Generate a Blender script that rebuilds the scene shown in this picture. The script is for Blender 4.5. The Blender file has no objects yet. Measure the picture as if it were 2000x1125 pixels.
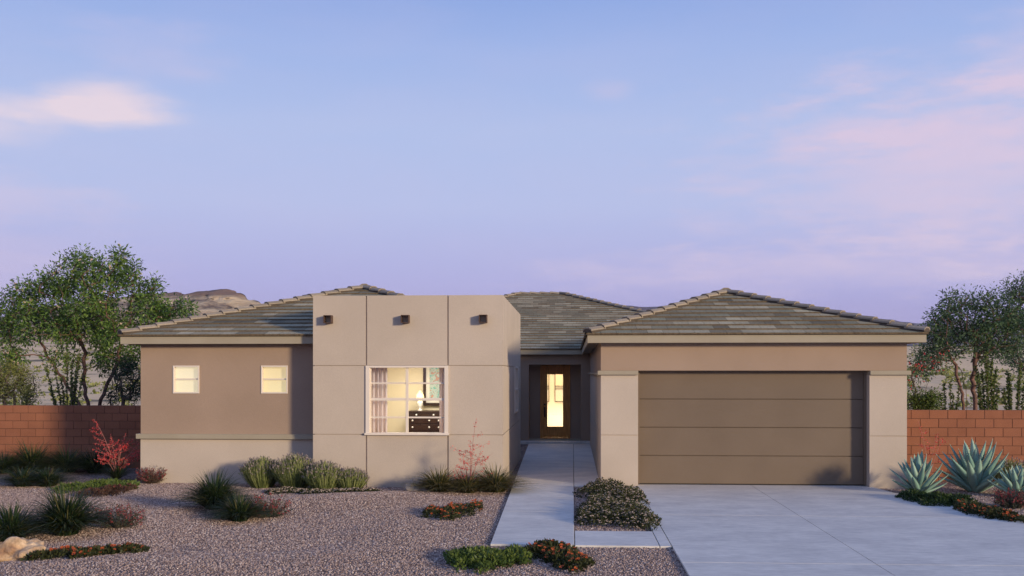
import bpy, math, random
from math import sin, cos, tan, atan, pi, sqrt, radians as R
from mathutils import Vector, noise

random.seed(7)
S = bpy.context.scene
COL = S.collection
TH = 0.059            # the camera looks this much to the left of the facade's normal
CH = 2.45             # eye height
HZ = 728.5
def ang(px): return tan(atan((px-1000)/2000)-TH)
def W(px, Y): return ang(px)*Y
def dep(X, Y): return -X*sin(TH)+Y*cos(TH)
def Zf(py, X, Y): return CH+(HZ-py)*dep(X, Y)/2000
def G(px, py, z=0.0):
    d = (CH-z)*2000/(py-HZ); a = ang(px)
    Y = d/(cos(TH)-a*sin(TH)); return a*Y, Y

# ------------------------------------------------------------------ helpers
def gh(x, y):
    """height of the gravel: gentle swells in the planted yard, level at house and paving"""
    if x > -1.9 and x < 8.5: return 0.0
    m = 1.0
    if x <= -1.9: m = min(1, (-1.9-x)/1.5)
    else: m = min(1, (x-8.5)/1.0)
    m *= max(0, min(1, (21.2-y)/1.5))
    n = noise.noise(Vector((x*.33+3, y*.42, 1.7)))
    return m*max(0, .045+.14*n)

class MB:
    def __init__(s): s.v = []; s.f = []; s.m = []; s.t = []
    def face(s, pts, mi=0, t=.5):
        i = len(s.v); s.v += [tuple(p) for p in pts]
        s.f.append(tuple(range(i, i+len(pts)))); s.m.append(mi); s.t.append(t)
    def mesh(s, verts, faces, mi=0, t=.5):
        i = len(s.v); s.v += [tuple(p) for p in verts]
        for f in faces: s.f.append(tuple(i+k for k in f)); s.m.append(mi); s.t.append(t)
    def box(s, x0, x1, y0, y1, z0, z1, mi=0, t=.5):
        s.mesh([(x0,y0,z0),(x1,y0,z0),(x1,y1,z0),(x0,y1,z0),(x0,y0,z1),(x1,y0,z1),(x1,y1,z1),(x0,y1,z1)],
               [(0,3,2,1),(4,5,6,7),(0,1,5,4),(1,2,6,5),(2,3,7,6),(3,0,4,7)], mi, t)
    def tube(s, a, b, ra, rb, n=6, mi=0, t=.5, cap=False):
        a = Vector(a); b = Vector(b); d = b-a
        if d.length < 1e-6: return
        d.normalize(); u = d.orthogonal().normalized(); w = d.cross(u)
        vs = []
        for p, r in ((a, ra), (b, rb)):
            for k in range(n):
                q = 2*pi*k/n; vs.append(p+u*(cos(q)*r)+w*(sin(q)*r))
        fs = [(k, (k+1) % n, n+(k+1) % n, n+k) for k in range(n)]
        if cap: fs += [tuple(range(n))[::-1], tuple(range(n, 2*n))]
        s.mesh(vs, fs, mi, t)
    def lathe(s, prof, c, n=24, mi=0, t=.5):
        vs = []; fs = []
        for r, z in prof:
            for k in range(n): vs.append((c[0]+r*cos(2*pi*k/n), c[1]+r*sin(2*pi*k/n), c[2]+z))
        for j in range(len(prof)-1):
            for k in range(n): fs.append((j*n+k, j*n+(k+1) % n, (j+1)*n+(k+1) % n, (j+1)*n+k))
        s.mesh(vs, fs, mi, t)
    def data(s, name, mats, smooth=False):
        me = bpy.data.meshes.new(name); me.from_pydata(s.v, [], s.f)
        for m in (mats if isinstance(mats, (list, tuple)) else [mats]): me.materials.append(m)
        me.polygons.foreach_set('material_index', s.m)
        a = me.attributes.new('tint', 'FLOAT', 'FACE'); a.data.foreach_set('value', s.t)
        if smooth: me.polygons.foreach_set('use_smooth', [True]*len(s.f))
        me.update(); return me
    def build(s, name, mats, parent=None, smooth=False, bevel=0):
        o = bpy.data.objects.new(name, s.data(name, mats, smooth)); COL.objects.link(o)
        if parent: o.parent = parent
        if bevel:
            b = o.modifiers.new('bevel', 'BEVEL'); b.width = bevel; b.segments = 2; b.limit_method = 'ANGLE'
        return o

def tag(o, label=None, cat=None, group=None, kind=None):
    if label: o['label'] = label
    if cat: o['category'] = cat
    if group: o['group'] = group
    if kind: o['kind'] = kind
    return o
def thing(name, label, cat, group=None):
    o = bpy.data.objects.new(name, None); COL.objects.link(o)
    o.empty_display_size = .2
    return tag(o, label, cat, group)
def settle(root, loc):
    """put the thing's origin at its base while its parts (built in world space) stay where they are"""
    root.location = loc
    for c in root.children: c.location = c.location-Vector(loc)

# ---------------------------------------------------------------- materials
def mat(name, col=(.5,.5,.5), rough=.8, col2=None, nscale=3, fine=0, finescale=150, bump=0, spec=.3,
        tint=None, trans=0, metal=0, detail=4, stretch=None, bdist=.01):
    """principled: colour mottled by noise between col and col2, or by the per-face tint; noise bump"""
    m = bpy.data.materials.new(name); m.use_nodes = True
    nt = m.node_tree; N = nt.nodes; L = nt.links; p = N['Principled BSDF']
    p.inputs['Roughness'].default_value = rough; p.inputs['Metallic'].default_value = metal
    p.inputs['Specular IOR Level'].default_value = spec
    p.inputs['Base Color'].default_value = (*col, 1)
    tc = N.new('ShaderNodeTexCoord'); src = tc.outputs['Object']
    if stretch:
        mp = N.new('ShaderNodeMapping'); mp.inputs['Scale'].default_value = stretch
        L.new(src, mp.inputs[0]); src = mp.outputs[0]
    out = None
    if tint:
        at = N.new('ShaderNodeAttribute'); at.attribute_name = 'tint'
        cr = N.new('ShaderNodeValToRGB'); L.new(at.outputs['Fac'], cr.inputs[0])
        e = cr.color_ramp.elements
        e[0].position, e[-1].position = 0, 1
        e[0].color = (*tint[0], 1); e[-1].color = (*tint[-1], 1)
        for k in range(1, len(tint)-1):
            q = e.new(k/(len(tint)-1)); q.color = (*tint[k], 1)
        out = cr.outputs[0]
    if col2:
        nz = N.new('ShaderNodeTexNoise'); nz.inputs['Scale'].default_value = nscale; nz.inputs['Detail'].default_value = detail
        L.new(src, nz.inputs['Vector'])
        mx = N.new('ShaderNodeMix'); mx.data_type = 'RGBA'
        mr = N.new('ShaderNodeMapRange'); mr.inputs[1].default_value = .35; mr.inputs[2].default_value = .65
        L.new(nz.outputs['Fac'], mr.inputs[0]); L.new(mr.outputs[0], mx.inputs[0])
        if out:
            mx.blend_type = 'MULTIPLY'; L.new(out, mx.inputs[6]); mx.inputs[7].default_value = (*col2, 1)
        else:
            mx.inputs[6].default_value = (*col, 1); mx.inputs[7].default_value = (*col2, 1)
        out = mx.outputs[2]
    if fine:
        nf = N.new('ShaderNodeTexNoise'); nf.inputs['Scale'].default_value = finescale; nf.inputs['Detail'].default_value = 2
        L.new(src, nf.inputs['Vector'])
        mr = N.new('ShaderNodeMapRange'); mr.inputs[1].default_value = .3; mr.inputs[2].default_value = .7
        mr.inputs[3].default_value = 1-fine; mr.inputs[4].default_value = 1+fine
        L.new(nf.outputs['Fac'], mr.inputs[0])
        mx = N.new('ShaderNodeMix'); mx.data_type = 'RGBA'; mx.blend_type = 'MULTIPLY'; mx.inputs[0].default_value = 1
        if out: L.new(out, mx.inputs[6])
        else: mx.inputs[6].default_value = (*col, 1)
        L.new(mr.outputs[0], mx.inputs[7]); out = mx.outputs[2]
    if out: L.new(out, p.inputs['Base Color'])
    if bump:
        nb = N.new('ShaderNodeTexNoise'); nb.inputs['Scale'].default_value = finescale; nb.inputs['Detail'].default_value = 5
        L.new(src, nb.inputs['Vector'])
        b = N.new('ShaderNodeBump'); b.inputs['Strength'].default_value = bump; b.inputs['Distance'].default_value = bdist
        L.new(nb.outputs['Fac'], b.inputs['Height']); L.new(b.outputs[0], p.inputs['Normal'])
    if trans:
        tr = N.new('ShaderNodeBsdfTranslucent'); ms = N.new('ShaderNodeMixShader'); ms.inputs[0].default_value = trans
        if out: L.new(out, tr.inputs[0])
        else: tr.inputs[0].default_value = (*col, 1)
        L.new(p.outputs[0], ms.inputs[1]); L.new(tr.outputs[0], ms.inputs[2])
        L.new(ms.outputs[0], N['Material Output'].inputs[0])
    return m
def emis(name, col, st, col2=None, nscale=2):
    m = bpy.data.materials.new(name); m.use_nodes = True; p = m.node_tree.nodes['Principled BSDF']
    p.inputs['Base Color'].default_value = (*[c*.6 for c in col], 1)
    p.inputs['Emission Color'].default_value = (*col, 1); p.inputs['Emission Strength'].default_value = st
    if col2:
        N = m.node_tree.nodes; L = m.node_tree.links
        tc = N.new('ShaderNodeTexCoord'); nz = N.new('ShaderNodeTexNoise'); nz.inputs['Scale'].default_value = nscale
        cr = N.new('ShaderNodeValToRGB'); cr.color_ramp.elements[0].position = .3; cr.color_ramp.elements[1].position = .7
        cr.color_ramp.elements[0].color = (*col, 1); cr.color_ramp.elements[1].color = (*col2, 1)
        L.new(tc.outputs['Object'], nz.inputs[0]); L.new(nz.outputs[0], cr.inputs[0]); L.new(cr.outputs[0], p.inputs['Emission Color'])
    return m
def glassmat(name, tintc=(.95,.97,1), f=1.0):
    m = bpy.data.materials.new(name); m.use_nodes = True; N = m.node_tree.nodes; L = m.node_tree.links
    N.remove(N['Principled BSDF'])
    g = N.new('ShaderNodeBsdfGlossy'); g.inputs['Roughness'].default_value = .02
    t = N.new('ShaderNodeBsdfTransparent'); t.inputs[0].default_value = (*tintc, 1)
    lw = N.new('ShaderNodeLayerWeight'); lw.inputs['Blend'].default_value = .5
    pw = N.new('ShaderNodeMath'); pw.operation = 'POWER'; pw.inputs[1].default_value = 4; L.new(lw.outputs['Facing'], pw.inputs[0])
    fr = N.new('ShaderNodeMath'); fr.operation = 'MULTIPLY_ADD'; fr.inputs[1].default_value = .9; fr.inputs[2].default_value = .035; L.new(pw.outputs[0], fr.inputs[0])
    ms = N.new('ShaderNodeMixShader')
    L.new(fr.outputs[0], ms.inputs[0]); L.new(t.outputs[0], ms.inputs[1]); L.new(g.outputs[0], ms.inputs[2])
    L.new(ms.outputs[0], N['Material Output'].inputs[0]); return m

M = {}
M['stucco_light'] = mat('light_stucco', (.555,.455,.355), .9, (.505,.412,.32), .8, .06, 90, .35)
M['stucco_tan']   = mat('tan_stucco', (.39,.275,.195), .9, (.352,.248,.174), .8, .06, 90, .35)
M['trim']    = mat('trim_stucco', (.39,.33,.235), .85, (.36,.30,.21), 2, .04, 90, .2)
M['soffit']  = mat('soffit_board', (.22,.18,.14), .9, fine=.05)
M['garage']  = mat('garage_door_paint', (.187,.133,.086), .55, (.167,.118,.076), .8, .04, 60, .12, spec=.35)
M['dark']    = mat('dark_gap', (.03,.025,.02), .9)
M['scupper'] = mat('brown_metal', (.12,.07,.05), .6, (.08,.045,.03), 12, .1)
M['white']   = mat('window_vinyl', (.78,.67,.55), .45, fine=.02)
M['tile']    = mat('roof_tile', rough=.85, tint=[(.18,.15,.09),(.31,.25,.15),(.28,.26,.165),(.41,.34,.21),(.53,.455,.29)],
                   col2=(.72,.72,.72), nscale=1.2, fine=.22, finescale=28, bump=.5, bdist=.006)
M['cap']     = mat('ridge_cap', rough=.85, tint=[(.28,.225,.165),(.36,.29,.21)], fine=.12, finescale=25, bump=.4)
M['butt_shade']= mat('tile_butt_shade', (.15,.105,.06), .9, fine=.3, finescale=25)  # brown tile edge, darkened to paint the shadow line under each course
M['roofside']= mat('ridge_gap', (.10,.075,.055), .9)
M['door']    = mat('door_wood', (.66,.29,.07), .42, (.46,.18,.035), 4, .15, 30, stretch=(6,6,.7), bump=.15)
M['bronze']  = mat('dark_bronze', (.05,.035,.025), .4, metal=.6)
M['glass']   = glassmat('window_glass')
M['block']   = mat('red_block', rough=.92, tint=[(.31,.12,.062),(.325,.127,.065),(.35,.135,.069)], col2=(.86,.84,.84), nscale=2.2, fine=.16, finescale=60, bump=.8, bdist=.008)
M['mortar']  = mat('mortar', (.14,.06,.036), .95, fine=.2)
M['bark']    = mat('reddish_bark', (.25,.13,.095), .9, (.15,.085,.06), 9, .3, 60, .6)
M['twig']    = mat('grey_twig', (.20,.15,.11), .9, (.12,.08,.06), 9, .2, 60)
M['leaf']    = mat('tree_leaf', rough=.5, tint=[(.016,.032,.012),(.055,.11,.02),(.15,.25,.04),(.32,.40,.09)], trans=.25, spec=.45)
M['leafR']   = mat('mesquite_leaf', rough=.55, tint=[(.03,.05,.03),(.075,.13,.05),(.19,.27,.10)], trans=.25)
M['leafO']   = mat('olive_leaf', rough=.6, tint=[(.12,.14,.035),(.25,.26,.07),(.38,.37,.11)], trans=.25)
M['leafD']   = mat('dark_shrub_leaf', rough=.6, tint=[(.025,.045,.022),(.04,.075,.035),(.06,.10,.045)], trans=.2)
M['leafY']   = mat('bright_leaf', rough=.5, tint=[(.035,.06,.015),(.11,.16,.03),(.28,.31,.07)], trans=.3)
M['cover']   = mat('cover_leaf', rough=.5, tint=[(.02,.038,.012),(.04,.075,.02),(.09,.13,.035)], trans=.25)
M['coverD']  = mat('dark_cover_leaf', rough=.6, tint=[(.022,.026,.008),(.05,.055,.016),(.09,.09,.028)], trans=.2)
M['coverR']  = mat('russet_leaf', rough=.6, tint=[(.05,.035,.02),(.10,.05,.03),(.16,.07,.045)], trans=.2)
M['grass']   = mat('grass_blade', rough=.5, tint=[(.010,.020,.008),(.022,.045,.013),(.05,.08,.022),(.20,.17,.06)], trans=.25, spec=.4)
M['grassG']  = mat('golden_grass_blade', rough=.5, tint=[(.025,.035,.012),(.08,.085,.025),(.19,.16,.05),(.38,.27,.10)], trans=.25, spec=.4)
M['lav']     = mat('lavender_stem', rough=.7, tint=[(.10,.13,.04),(.25,.29,.09),(.45,.45,.18)], trans=.25)
M['lavf']    = mat('lavender_flower', rough=.7, tint=[(.24,.18,.19),(.34,.27,.26),(.42,.36,.26)], trans=.2)
M['red']     = mat('coral_flower', rough=.6, tint=[(.60,.04,.045),(.80,.08,.075),(.88,.18,.15)], trans=.25)
M['redS']    = mat('crimson_flower', rough=.6, tint=[(.22,.03,.035),(.36,.05,.05),(.45,.11,.10)], trans=.25)
M['stalk']   = mat('coral_stalk', (.45,.18,.14), .7, fine=.1)
M['shrubg']  = mat('grey_green_leaf', rough=.65, tint=[(.035,.05,.03),(.06,.08,.045),(.12,.10,.06)], trans=.2)
M['white_fl']= mat('cream_flower', rough=.6, tint=[(.50,.36,.27),(.72,.55,.43),(.85,.70,.58)], trans=.2)
M['orange']  = mat('orange_petal', rough=.5, tint=[(.50,.08,.018),(.66,.15,.025),(.55,.07,.02)], trans=.2)
M['ocentre'] = mat('flower_centre', (.10,.03,.012), .7)
M['agave']   = mat('agave_leaf', rough=.55, tint=[(.20,.34,.27),(.27,.43,.34),(.36,.50,.39)], col2=(.86,.9,.88), nscale=5, fine=.07, finescale=22, spec=.4, trans=.04)
M['thorn']   = mat('agave_edge', (.62,.58,.40), .6)
M['rock']    = mat('tan_rock', (.68,.48,.29), .9, (.34,.19,.10), 4.5, .25, 16, .9, detail=8, bdist=.03)
M['rockp']   = mat('pale_rock', (.66,.55,.45), .9, (.27,.22,.19), 5, .2, 20, .9, detail=8, bdist=.03)
M['cream']   = mat('interior_cream', (.84,.76,.56), .9, fine=.01)
M['curtain'] = mat('curtain_cloth', (.93,.84,.80), .9, fine=.03, trans=.5)
M['darkwood']= mat('dark_dresser_wood', (.05,.025,.014), .35, (.03,.014,.009), 5, spec=.2)
M['knob']    = mat('white_knob', (.85,.82,.78), .3)
M['ceramic'] = mat('white_ceramic', (.82,.8,.76), .25)
M['matboard']= mat('mat_board', (.80,.78,.70), .8)
M['rug']     = mat('interior_floor', (.30,.22,.15), .7)
M['shade']   = emis('lamp_glow', (1,.70,.25), 1.6, (1,.86,.5), 22)
M['blind']   = emis('lit_blind', (.88,.74,.47), .76, (.86,.71,.42), 1.4)
M['blindY']  = emis('lit_yellow_blind', (.86,.69,.36), .74, (.82,.58,.24), 1.6)

def concrete():
    m = mat('concrete', (.78,.72,.63), .75, (.65,.60,.535), 1.1, .06, 8, .25, detail=8, stretch=(1,1.6,1), bdist=.003)
    nt = m.node_tree; N = nt.nodes; L = nt.links; p = N['Principled BSDF']
    # brushed streaks across the walking direction and a few dull stains
    tc = N.new('ShaderNodeTexCoord'); mp = N.new('ShaderNodeMapping'); mp.inputs['Scale'].default_value = (1.2,9,1)
    nz = N.new('ShaderNodeTexNoise'); nz.inputs['Scale'].default_value = 2.2; nz.inputs['Detail'].default_value = 9; nz.inputs['Roughness'].default_value = .7
    L.new(tc.outputs['Object'], mp.inputs[0]); L.new(mp.outputs[0], nz.inputs[0])
    mr = N.new('ShaderNodeMapRange'); mr.inputs[1].default_value = .3; mr.inputs[2].default_value = .7; mr.inputs[3].default_value = .82; mr.inputs[4].default_value = 1.10
    L.new(nz.outputs[0], mr.inputs[0])
    mx = N.new('ShaderNodeMix'); mx.data_type = 'RGBA'; mx.blend_type = 'MULTIPLY'; mx.inputs[0].default_value = 1
    src = p.inputs['Base Color'].links[0].from_socket
    L.new(src, mx.inputs[6]); L.new(mr.outputs[0], mx.inputs[7]); L.new(mx.outputs[2], p.inputs['Base Color'])
    return m
M['concrete'] = concrete()

def gravel():
    m = bpy.data.materials.new('gravel'); m.use_nodes = True; nt = m.node_tree; N = nt.nodes; L = nt.links; p = N['Principled BSDF']
    p.inputs['Roughness'].default_value = .9; p.inputs['Specular IOR Level'].default_value = .15
    tc = N.new('ShaderNodeTexCoord')
    v = N.new('ShaderNodeTexVoronoi'); v.inputs['Scale'].default_value = 36; v.inputs['Randomness'].default_value = 1
    L.new(tc.outputs['Object'], v.inputs['Vector'])
    sx = N.new('ShaderNodeSeparateColor'); L.new(v.outputs['Color'], sx.inputs[0])
    cr = N.new('ShaderNodeValToRGB'); cr.color_ramp.interpolation = 'LINEAR'
    e = cr.color_ramp.elements; e[0].color = (.09,.06,.05,1); e[1].color = (.72,.58,.48,1)
    for q, c in ((.3,(.18,.115,.09)),(.5,(.35,.235,.19)),(.75,(.48,.34,.27)),(.9,(.45,.30,.20))):
        k = e.new(q); k.color = (*c, 1)
    L.new(sx.outputs[0], cr.inputs[0])
    # each stone cell darkens towards its edge
    mr = N.new('ShaderNodeMapRange'); mr.inputs[1].default_value = .35; mr.inputs[2].default_value = .8; mr.inputs[3].default_value = 1; mr.inputs[4].default_value = .45
    L.new(v.outputs['Distance'], mr.inputs[0])
    big = N.new('ShaderNodeTexNoise'); big.inputs['Scale'].default_value = .8; big.inputs['Detail'].default_value = 4
    L.new(tc.outputs['Object'], big.inputs[0])
    mb_ = N.new('ShaderNodeMapRange'); mb_.inputs[1].default_value = .3; mb_.inputs[2].default_value = .7; mb_.inputs[3].default_value = .86; mb_.inputs[4].default_value = 1.1
    L.new(big.outputs[0], mb_.inputs[0])
    mu = N.new('ShaderNodeMath'); mu.operation = 'MULTIPLY'; L.new(mr.outputs[0], mu.inputs[0]); L.new(mb_.outputs[0], mu.inputs[1])
    mx = N.new('ShaderNodeMix'); mx.data_type = 'RGBA'; mx.blend_type = 'MULTIPLY'; mx.inputs[0].default_value = 1
    L.new(cr.outputs[0], mx.inputs[6]); L.new(mu.outputs[0], mx.inputs[7]); L.new(mx.outputs[2], p.inputs['Base Color'])
    b = N.new('ShaderNodeBump'); b.inputs['Strength'].default_value = .8; b.inputs['Distance'].default_value = .012; b.invert = True
    L.new(v.outputs['Distance'], b.inputs['Height']); L.new(b.outputs[0], p.inputs['Normal'])
    return m
M['gravel'] = gravel()

def desert():
    m = bpy.data.materials.new('desert_sand'); m.use_nodes = True; nt = m.node_tree; N = nt.nodes; L = nt.links; p = N['Principled BSDF']
    p.inputs['Roughness'].default_value = .95; p.inputs['Specular IOR Level'].default_value = .1
    tc = N.new('ShaderNodeTexCoord')
    nz = N.new('ShaderNodeTexNoise'); nz.inputs['Scale'].default_value = .12; nz.inputs['Detail'].default_value = 8; nz.inputs['Roughness'].default_value = .6
    L.new(tc.outputs['Object'], nz.inputs[0])
    cr = N.new('ShaderNodeValToRGB'); e = cr.color_ramp.elements
    e[0].position = .36; e[0].color = (.22,.17,.10,1); e[1].position = .62; e[1].color = (.90,.62,.34,1)
    k = e.new(.44); k.color = (.80,.55,.31,1)
    L.new(nz.outputs[0], cr.inputs[0]); L.new(cr.outputs[0], p.inputs['Base Color'])
    return m
M['desert'] = desert()

def mesa_mat():
    m = bpy.data.materials.new('mesa_rock'); m.use_nodes = True; nt = m.node_tree; N = nt.nodes; L = nt.links; p = N['Principled BSDF']
    p.inputs['Roughness'].default_value = .95; p.inputs['Specular IOR Level'].default_value = .1
    tc = N.new('ShaderNodeTexCoord'); mp = N.new('ShaderNodeMapping'); mp.inputs['Scale'].default_value = (.045,.045,.20)
    L.new(tc.outputs['Object'], mp.inputs[0])
    nz = N.new('ShaderNodeTexNoise'); nz.inputs['Scale'].default_value = 1.6; nz.inputs['Detail'].default_value = 9; nz.inputs['Roughness'].default_value = .68
    nz.inputs['Distortion'].default_value = .6
    L.new(mp.outputs[0], nz.inputs[0])
    cr = N.new('ShaderNodeValToRGB'); e = cr.color_ramp.elements
    e[0].position = .40; e[0].color = (.20,.14,.10,1); e[1].position = .60; e[1].color = (.66,.50,.31,1)
    k = e.new(.5); k.color = (.46,.33,.21,1)
    L.new(nz.outputs[0], cr.inputs[0])
    # brown cap rock on the level top
    ge = N.new('ShaderNodeNewGeometry'); sp = N.new('ShaderNodeSeparateXYZ'); L.new(ge.outputs['Position'], sp.inputs[0])
    mr = N.new('ShaderNodeMapRange'); mr.inputs[1].default_value = 33.5; mr.inputs[2].default_value = 35; L.new(sp.outputs[2], mr.inputs[0])
    mx = N.new('ShaderNodeMix'); mx.data_type = 'RGBA'; L.new(mr.outputs[0], mx.inputs[0]); L.new(cr.outputs[0], mx.inputs[6]); mx.inputs[7].default_value = (.27,.17,.12,1)
    L.new(mx.outputs[2], p.inputs['Base Color'])
    b = N.new('ShaderNodeBump'); b.inputs['Strength'].default_value = 1; b.inputs['Distance'].default_value = 3
    L.new(nz.outputs[0], b.inputs['Height']); L.new(b.outputs[0], p.inputs['Normal'])
    return m
M['mesa'] = mesa_mat()
M['hill'] = mat('far_hill_rock', (.15,.10,.11), .95, (.10,.07,.08), .012, 0, detail=6)

# ------------------------------------------------------------------ ground
g = MB()
xs = [-40,-30,-24,-20]+[-16+i*.3 for i in range(int((-1.9+16)/.3)+1)]+[-1.6,0,4,8.5]+[8.7+i*.3 for i in range(20)]+[16,20,30,40]
ys = [-12,-4,2,6]+[8+i*.3 for i in range(48)]+[23,25,28,32,36,60]
V = [(x, y, gh(x, y) if y < 22 else 0) for y in ys for x in xs]; nx = len(xs)
g.mesh(V, [(j*nx+i, j*nx+i+1, (j+1)*nx+i+1, (j+1)*nx+i) for j in range(len(ys)-1) for i in range(nx-1)])
tag(g.build('gravel_ground', M['gravel'], smooth=True), kind='structure')

def th(x, y):
    if y < 60: return -.08
    t = (y-60)/240; t = min(1, t)
    h = -.08+9.5*t*t*(3-2*t)
    n = noise.fractal(Vector((x*.012, y*.012, 0)), 1, 2, 4)
    return h+n*min(3, (y-60)*.03)*.8
g = MB()
xs = [-2000,-1500,-800]+[-400+i*16 for i in range(51)]+[800,1500,2000]
ys = [-200,0,30,45,60]+[70+i*12 for i in range(28)]+[450,600,900,1500,2200]
V = [(x, y, th(x, y)) for y in ys for x in xs]; nx = len(xs)
g.mesh(V, [(j*nx+i, j*nx+i+1, (j+1)*nx+i+1, (j+1)*nx+i) for j in range(len(ys)-1) for i in range(nx-1)])
tag(g.build('desert_terrain', M['desert'], smooth=True), kind='structure')

def ridge(name, Y, prof, m, depthr, nx=90, ny=26, rough=.06, cliff=1.6):
    """a hill whose skyline passes through prof (px, py) seen at distance Y"""
    g = MB(); p0, p1 = prof[0][0], prof[-1][0]; V = []
    for j in range(ny):
        s = j/(ny-1)                                    # 0 front foot .. 0.5 crest .. 1 back foot
        for i in range(nx):
            px = p0+(p1-p0)*i/(nx-1)
            for k in range(len(prof)-1):
                if prof[k][0] <= px <= prof[k+1][0]:
                    f = (px-prof[k][0])/(prof[k+1][0]-prof[k][0]); f = f*f*(3-2*f); py = prof[k][1]*(1-f)+prof[k+1][1]*f; break
            X = W(px, Y); Z = Zf(py, X, Y)
            q = 1-abs(2*s-1); q = q*q*(3-2*q) if cliff == 1 else min(1, q**.8*1.0)
            y = Y+(s-.5)*2*depthr
            n = noise.fractal(Vector((X*6/depthr, y*6/depthr, q*2)), 1, 2, 5)
            h = Z*q+n*Z*rough*(1-q*.75)
            V.append((X+n*depthr*.04, y+n*depthr*.12, h if s not in (0, 1) else -5))
    g.mesh(V, [(j*nx+i, j*nx+i+1, (j+1)*nx+i+1, (j+1)*nx+i) for j in range(ny-1) for i in range(nx-1)])
    return tag(g.build(name, m, smooth=True), kind='structure')
ridge('mesa_hill', 420, [(-200,700),(-60,640),(60,600),(200,582),(300,574),(370,570),(395,566),(430,564),(465,569),(492,584),(520,606),(545,612),(570,604),(600,606),(680,640),(800,700)], M['mesa'], 70, nx=260, ny=60, rough=.26, cliff=2)
ridge('far_hill', 1000, [(480,700),(560,618),(620,574),(655,566),(700,560),(740,563),(790,580),(860,620),(1000,640),(1120,610),(1180,593),(1205,592),(1230,597),(1255,600),(1290,599),(1340,612),(1420,640),(1560,690)], M['hill'], 180, nx=140, rough=.1, cliff=1)
ridge('distant_hills', 1700, [(1500,700),(1620,650),(1700,627),(1735,624),(1760,629),(1790,632),(1850,622),(1920,634),(1990,618),(2080,630),(2250,700)], M['hill'], 280, nx=120, rough=.1, cliff=1)

import numpy as np
def stones():
    g_ = np.random.default_rng(5); sp = .025; P = []
    for (xa, xb, ya, yb) in ((-14.5,-1.2,11.1,22.3), (-1.2,1.37,12.0,14.4), (6.0,13.5,12.5,22.6), (.06,1.2,15.8,22.0)):
        X, Y = np.meshgrid(np.arange(xa, xb, sp), np.arange(ya, yb, sp)); X = X.ravel(); Y = Y.ravel()
        X = X+g_.uniform(-.5,.5,X.size)*sp*1.3; Y = Y+g_.uniform(-.5,.5,Y.size)*sp*1.3
        a = np.arctan2(X, Y)+TH; px = 1000+2000*np.tan(a); k = (px > -60) & (px < 2060)
        if xa < -10: k &= (X < -1.16-(Y-14.45)*.0165-.02) | (Y < 14.38)
        if xa == 6.0: k &= X > 6.34+np.maximum(0, 21.9-Y)*.225
        k &= g_.random(X.size) < .93
        P.append(np.stack([X[k], Y[k]], 1))
    P = np.concatenate(P); n = len(P)
    z = np.array([gh(float(a), float(b)) for a, b in P])
    r_ = sp*(.28+.42*g_.random(n)**1.9)
    base = np.array([[1,0,0],[-.5,.87,0],[-.5,-.87,0],[.5,.5,.75],[-.7,.1,.7],[.3,-.6,.72]])
    ang_ = g_.uniform(0, 2*pi, n); c_, s_ = np.cos(ang_), np.sin(ang_)
    V = base[None]*g_.uniform(.75,1.25,(n,6,3)); V[:,:,0] *= g_.uniform(.8,1.4,n)[:,None]
    x = V[:,:,0]*c_[:,None]-V[:,:,1]*s_[:,None]; y = V[:,:,0]*s_[:,None]+V[:,:,1]*c_[:,None]
    V = np.stack([x, y, V[:,:,2]*1.0], 2)*r_[:,None,None]
    V[:,:,0] += P[:,0][:,None]; V[:,:,1] += P[:,1][:,None]; V[:,:,2] += z[:,None]-.001
    F = np.array([[3,4,5],[0,1,3],[1,4,3],[1,2,4],[2,5,4],[2,0,5],[0,3,5]])
    idx = (np.arange(n)[:,None,None]*6+F[None]).reshape(-1, 3)
    me = bpy.data.meshes.new('gravel_stones'); me.vertices.add(n*6); me.vertices.foreach_set('co', V.astype(np.float32).ravel())
    nf_ = len(idx); me.loops.add(nf_*3); me.loops.foreach_set('vertex_index', idx.astype(np.int32).ravel())
    me.polygons.add(nf_); me.polygons.foreach_set('loop_start', np.arange(0, nf_*3, 3, dtype=np.int32))
    me.update(calc_edges=True); t = me.attributes.new('tint', 'FLOAT', 'FACE'); t.data.foreach_set('value', np.repeat(g_.random(n), 7).astype(np.float32))
    me.materials.append(mat('gravel_stone', rough=.85, tint=[(.13,.088,.075),(.24,.165,.14),(.37,.26,.215),(.48,.355,.30),(.46,.315,.235),(.68,.56,.49)], spec=.2))
    o = bpy.data.objects.new('gravel_stones', me); COL.objects.link(o)
    tag(o, 'pinkish tan crushed gravel covering the planted yard', 'gravel', kind='stuff'); print('stones', n)
stones()

# paving ----------------------------------------------------------------
c = MB()
GAP = .012; T = .03
# walkway bays between joints
yj = [14.45, 17.9, 21.4, 24.8, 28.2, 31.6, 35.14]
def wl(y): return -1.16-(y-14.45)*.0165
for a, b in zip(yj[:-1], yj[1:]):
    a += GAP/2; b -= GAP/2
    if a < 22.1 and b > 22.1: pass
    def slab(x0a, x1a, x0b, x1b, a, b, z=T):
        vs = [(x0a,a,-.04),(x1a,a,-.04),(x1b,b,-.04),(x0b,b,-.04),(x0a,a,z),(x1a,a,z),(x1b,b,z),(x0b,b,z)]
        c.mesh(vs, [(0,3,2,1),(4,5,6,7),(0,1,5,4),(1,2,6,5),(2,3,7,6),(3,0,4,7)])
    slab(wl(a), .03-GAP/2, wl(b), .03-GAP/2, a, b)
for a, b in ((22.0, 25.0),(25.0, 30.0),(30.0, 35.14)):
    slab(.03+GAP/2, .6, .03+GAP/2, .6, a+GAP/2, b-GAP/2)
slab(.03+GAP/2, 1.22-GAP/2, .03+GAP/2, 1.22-GAP/2, 14.42, 15.75)
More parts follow.
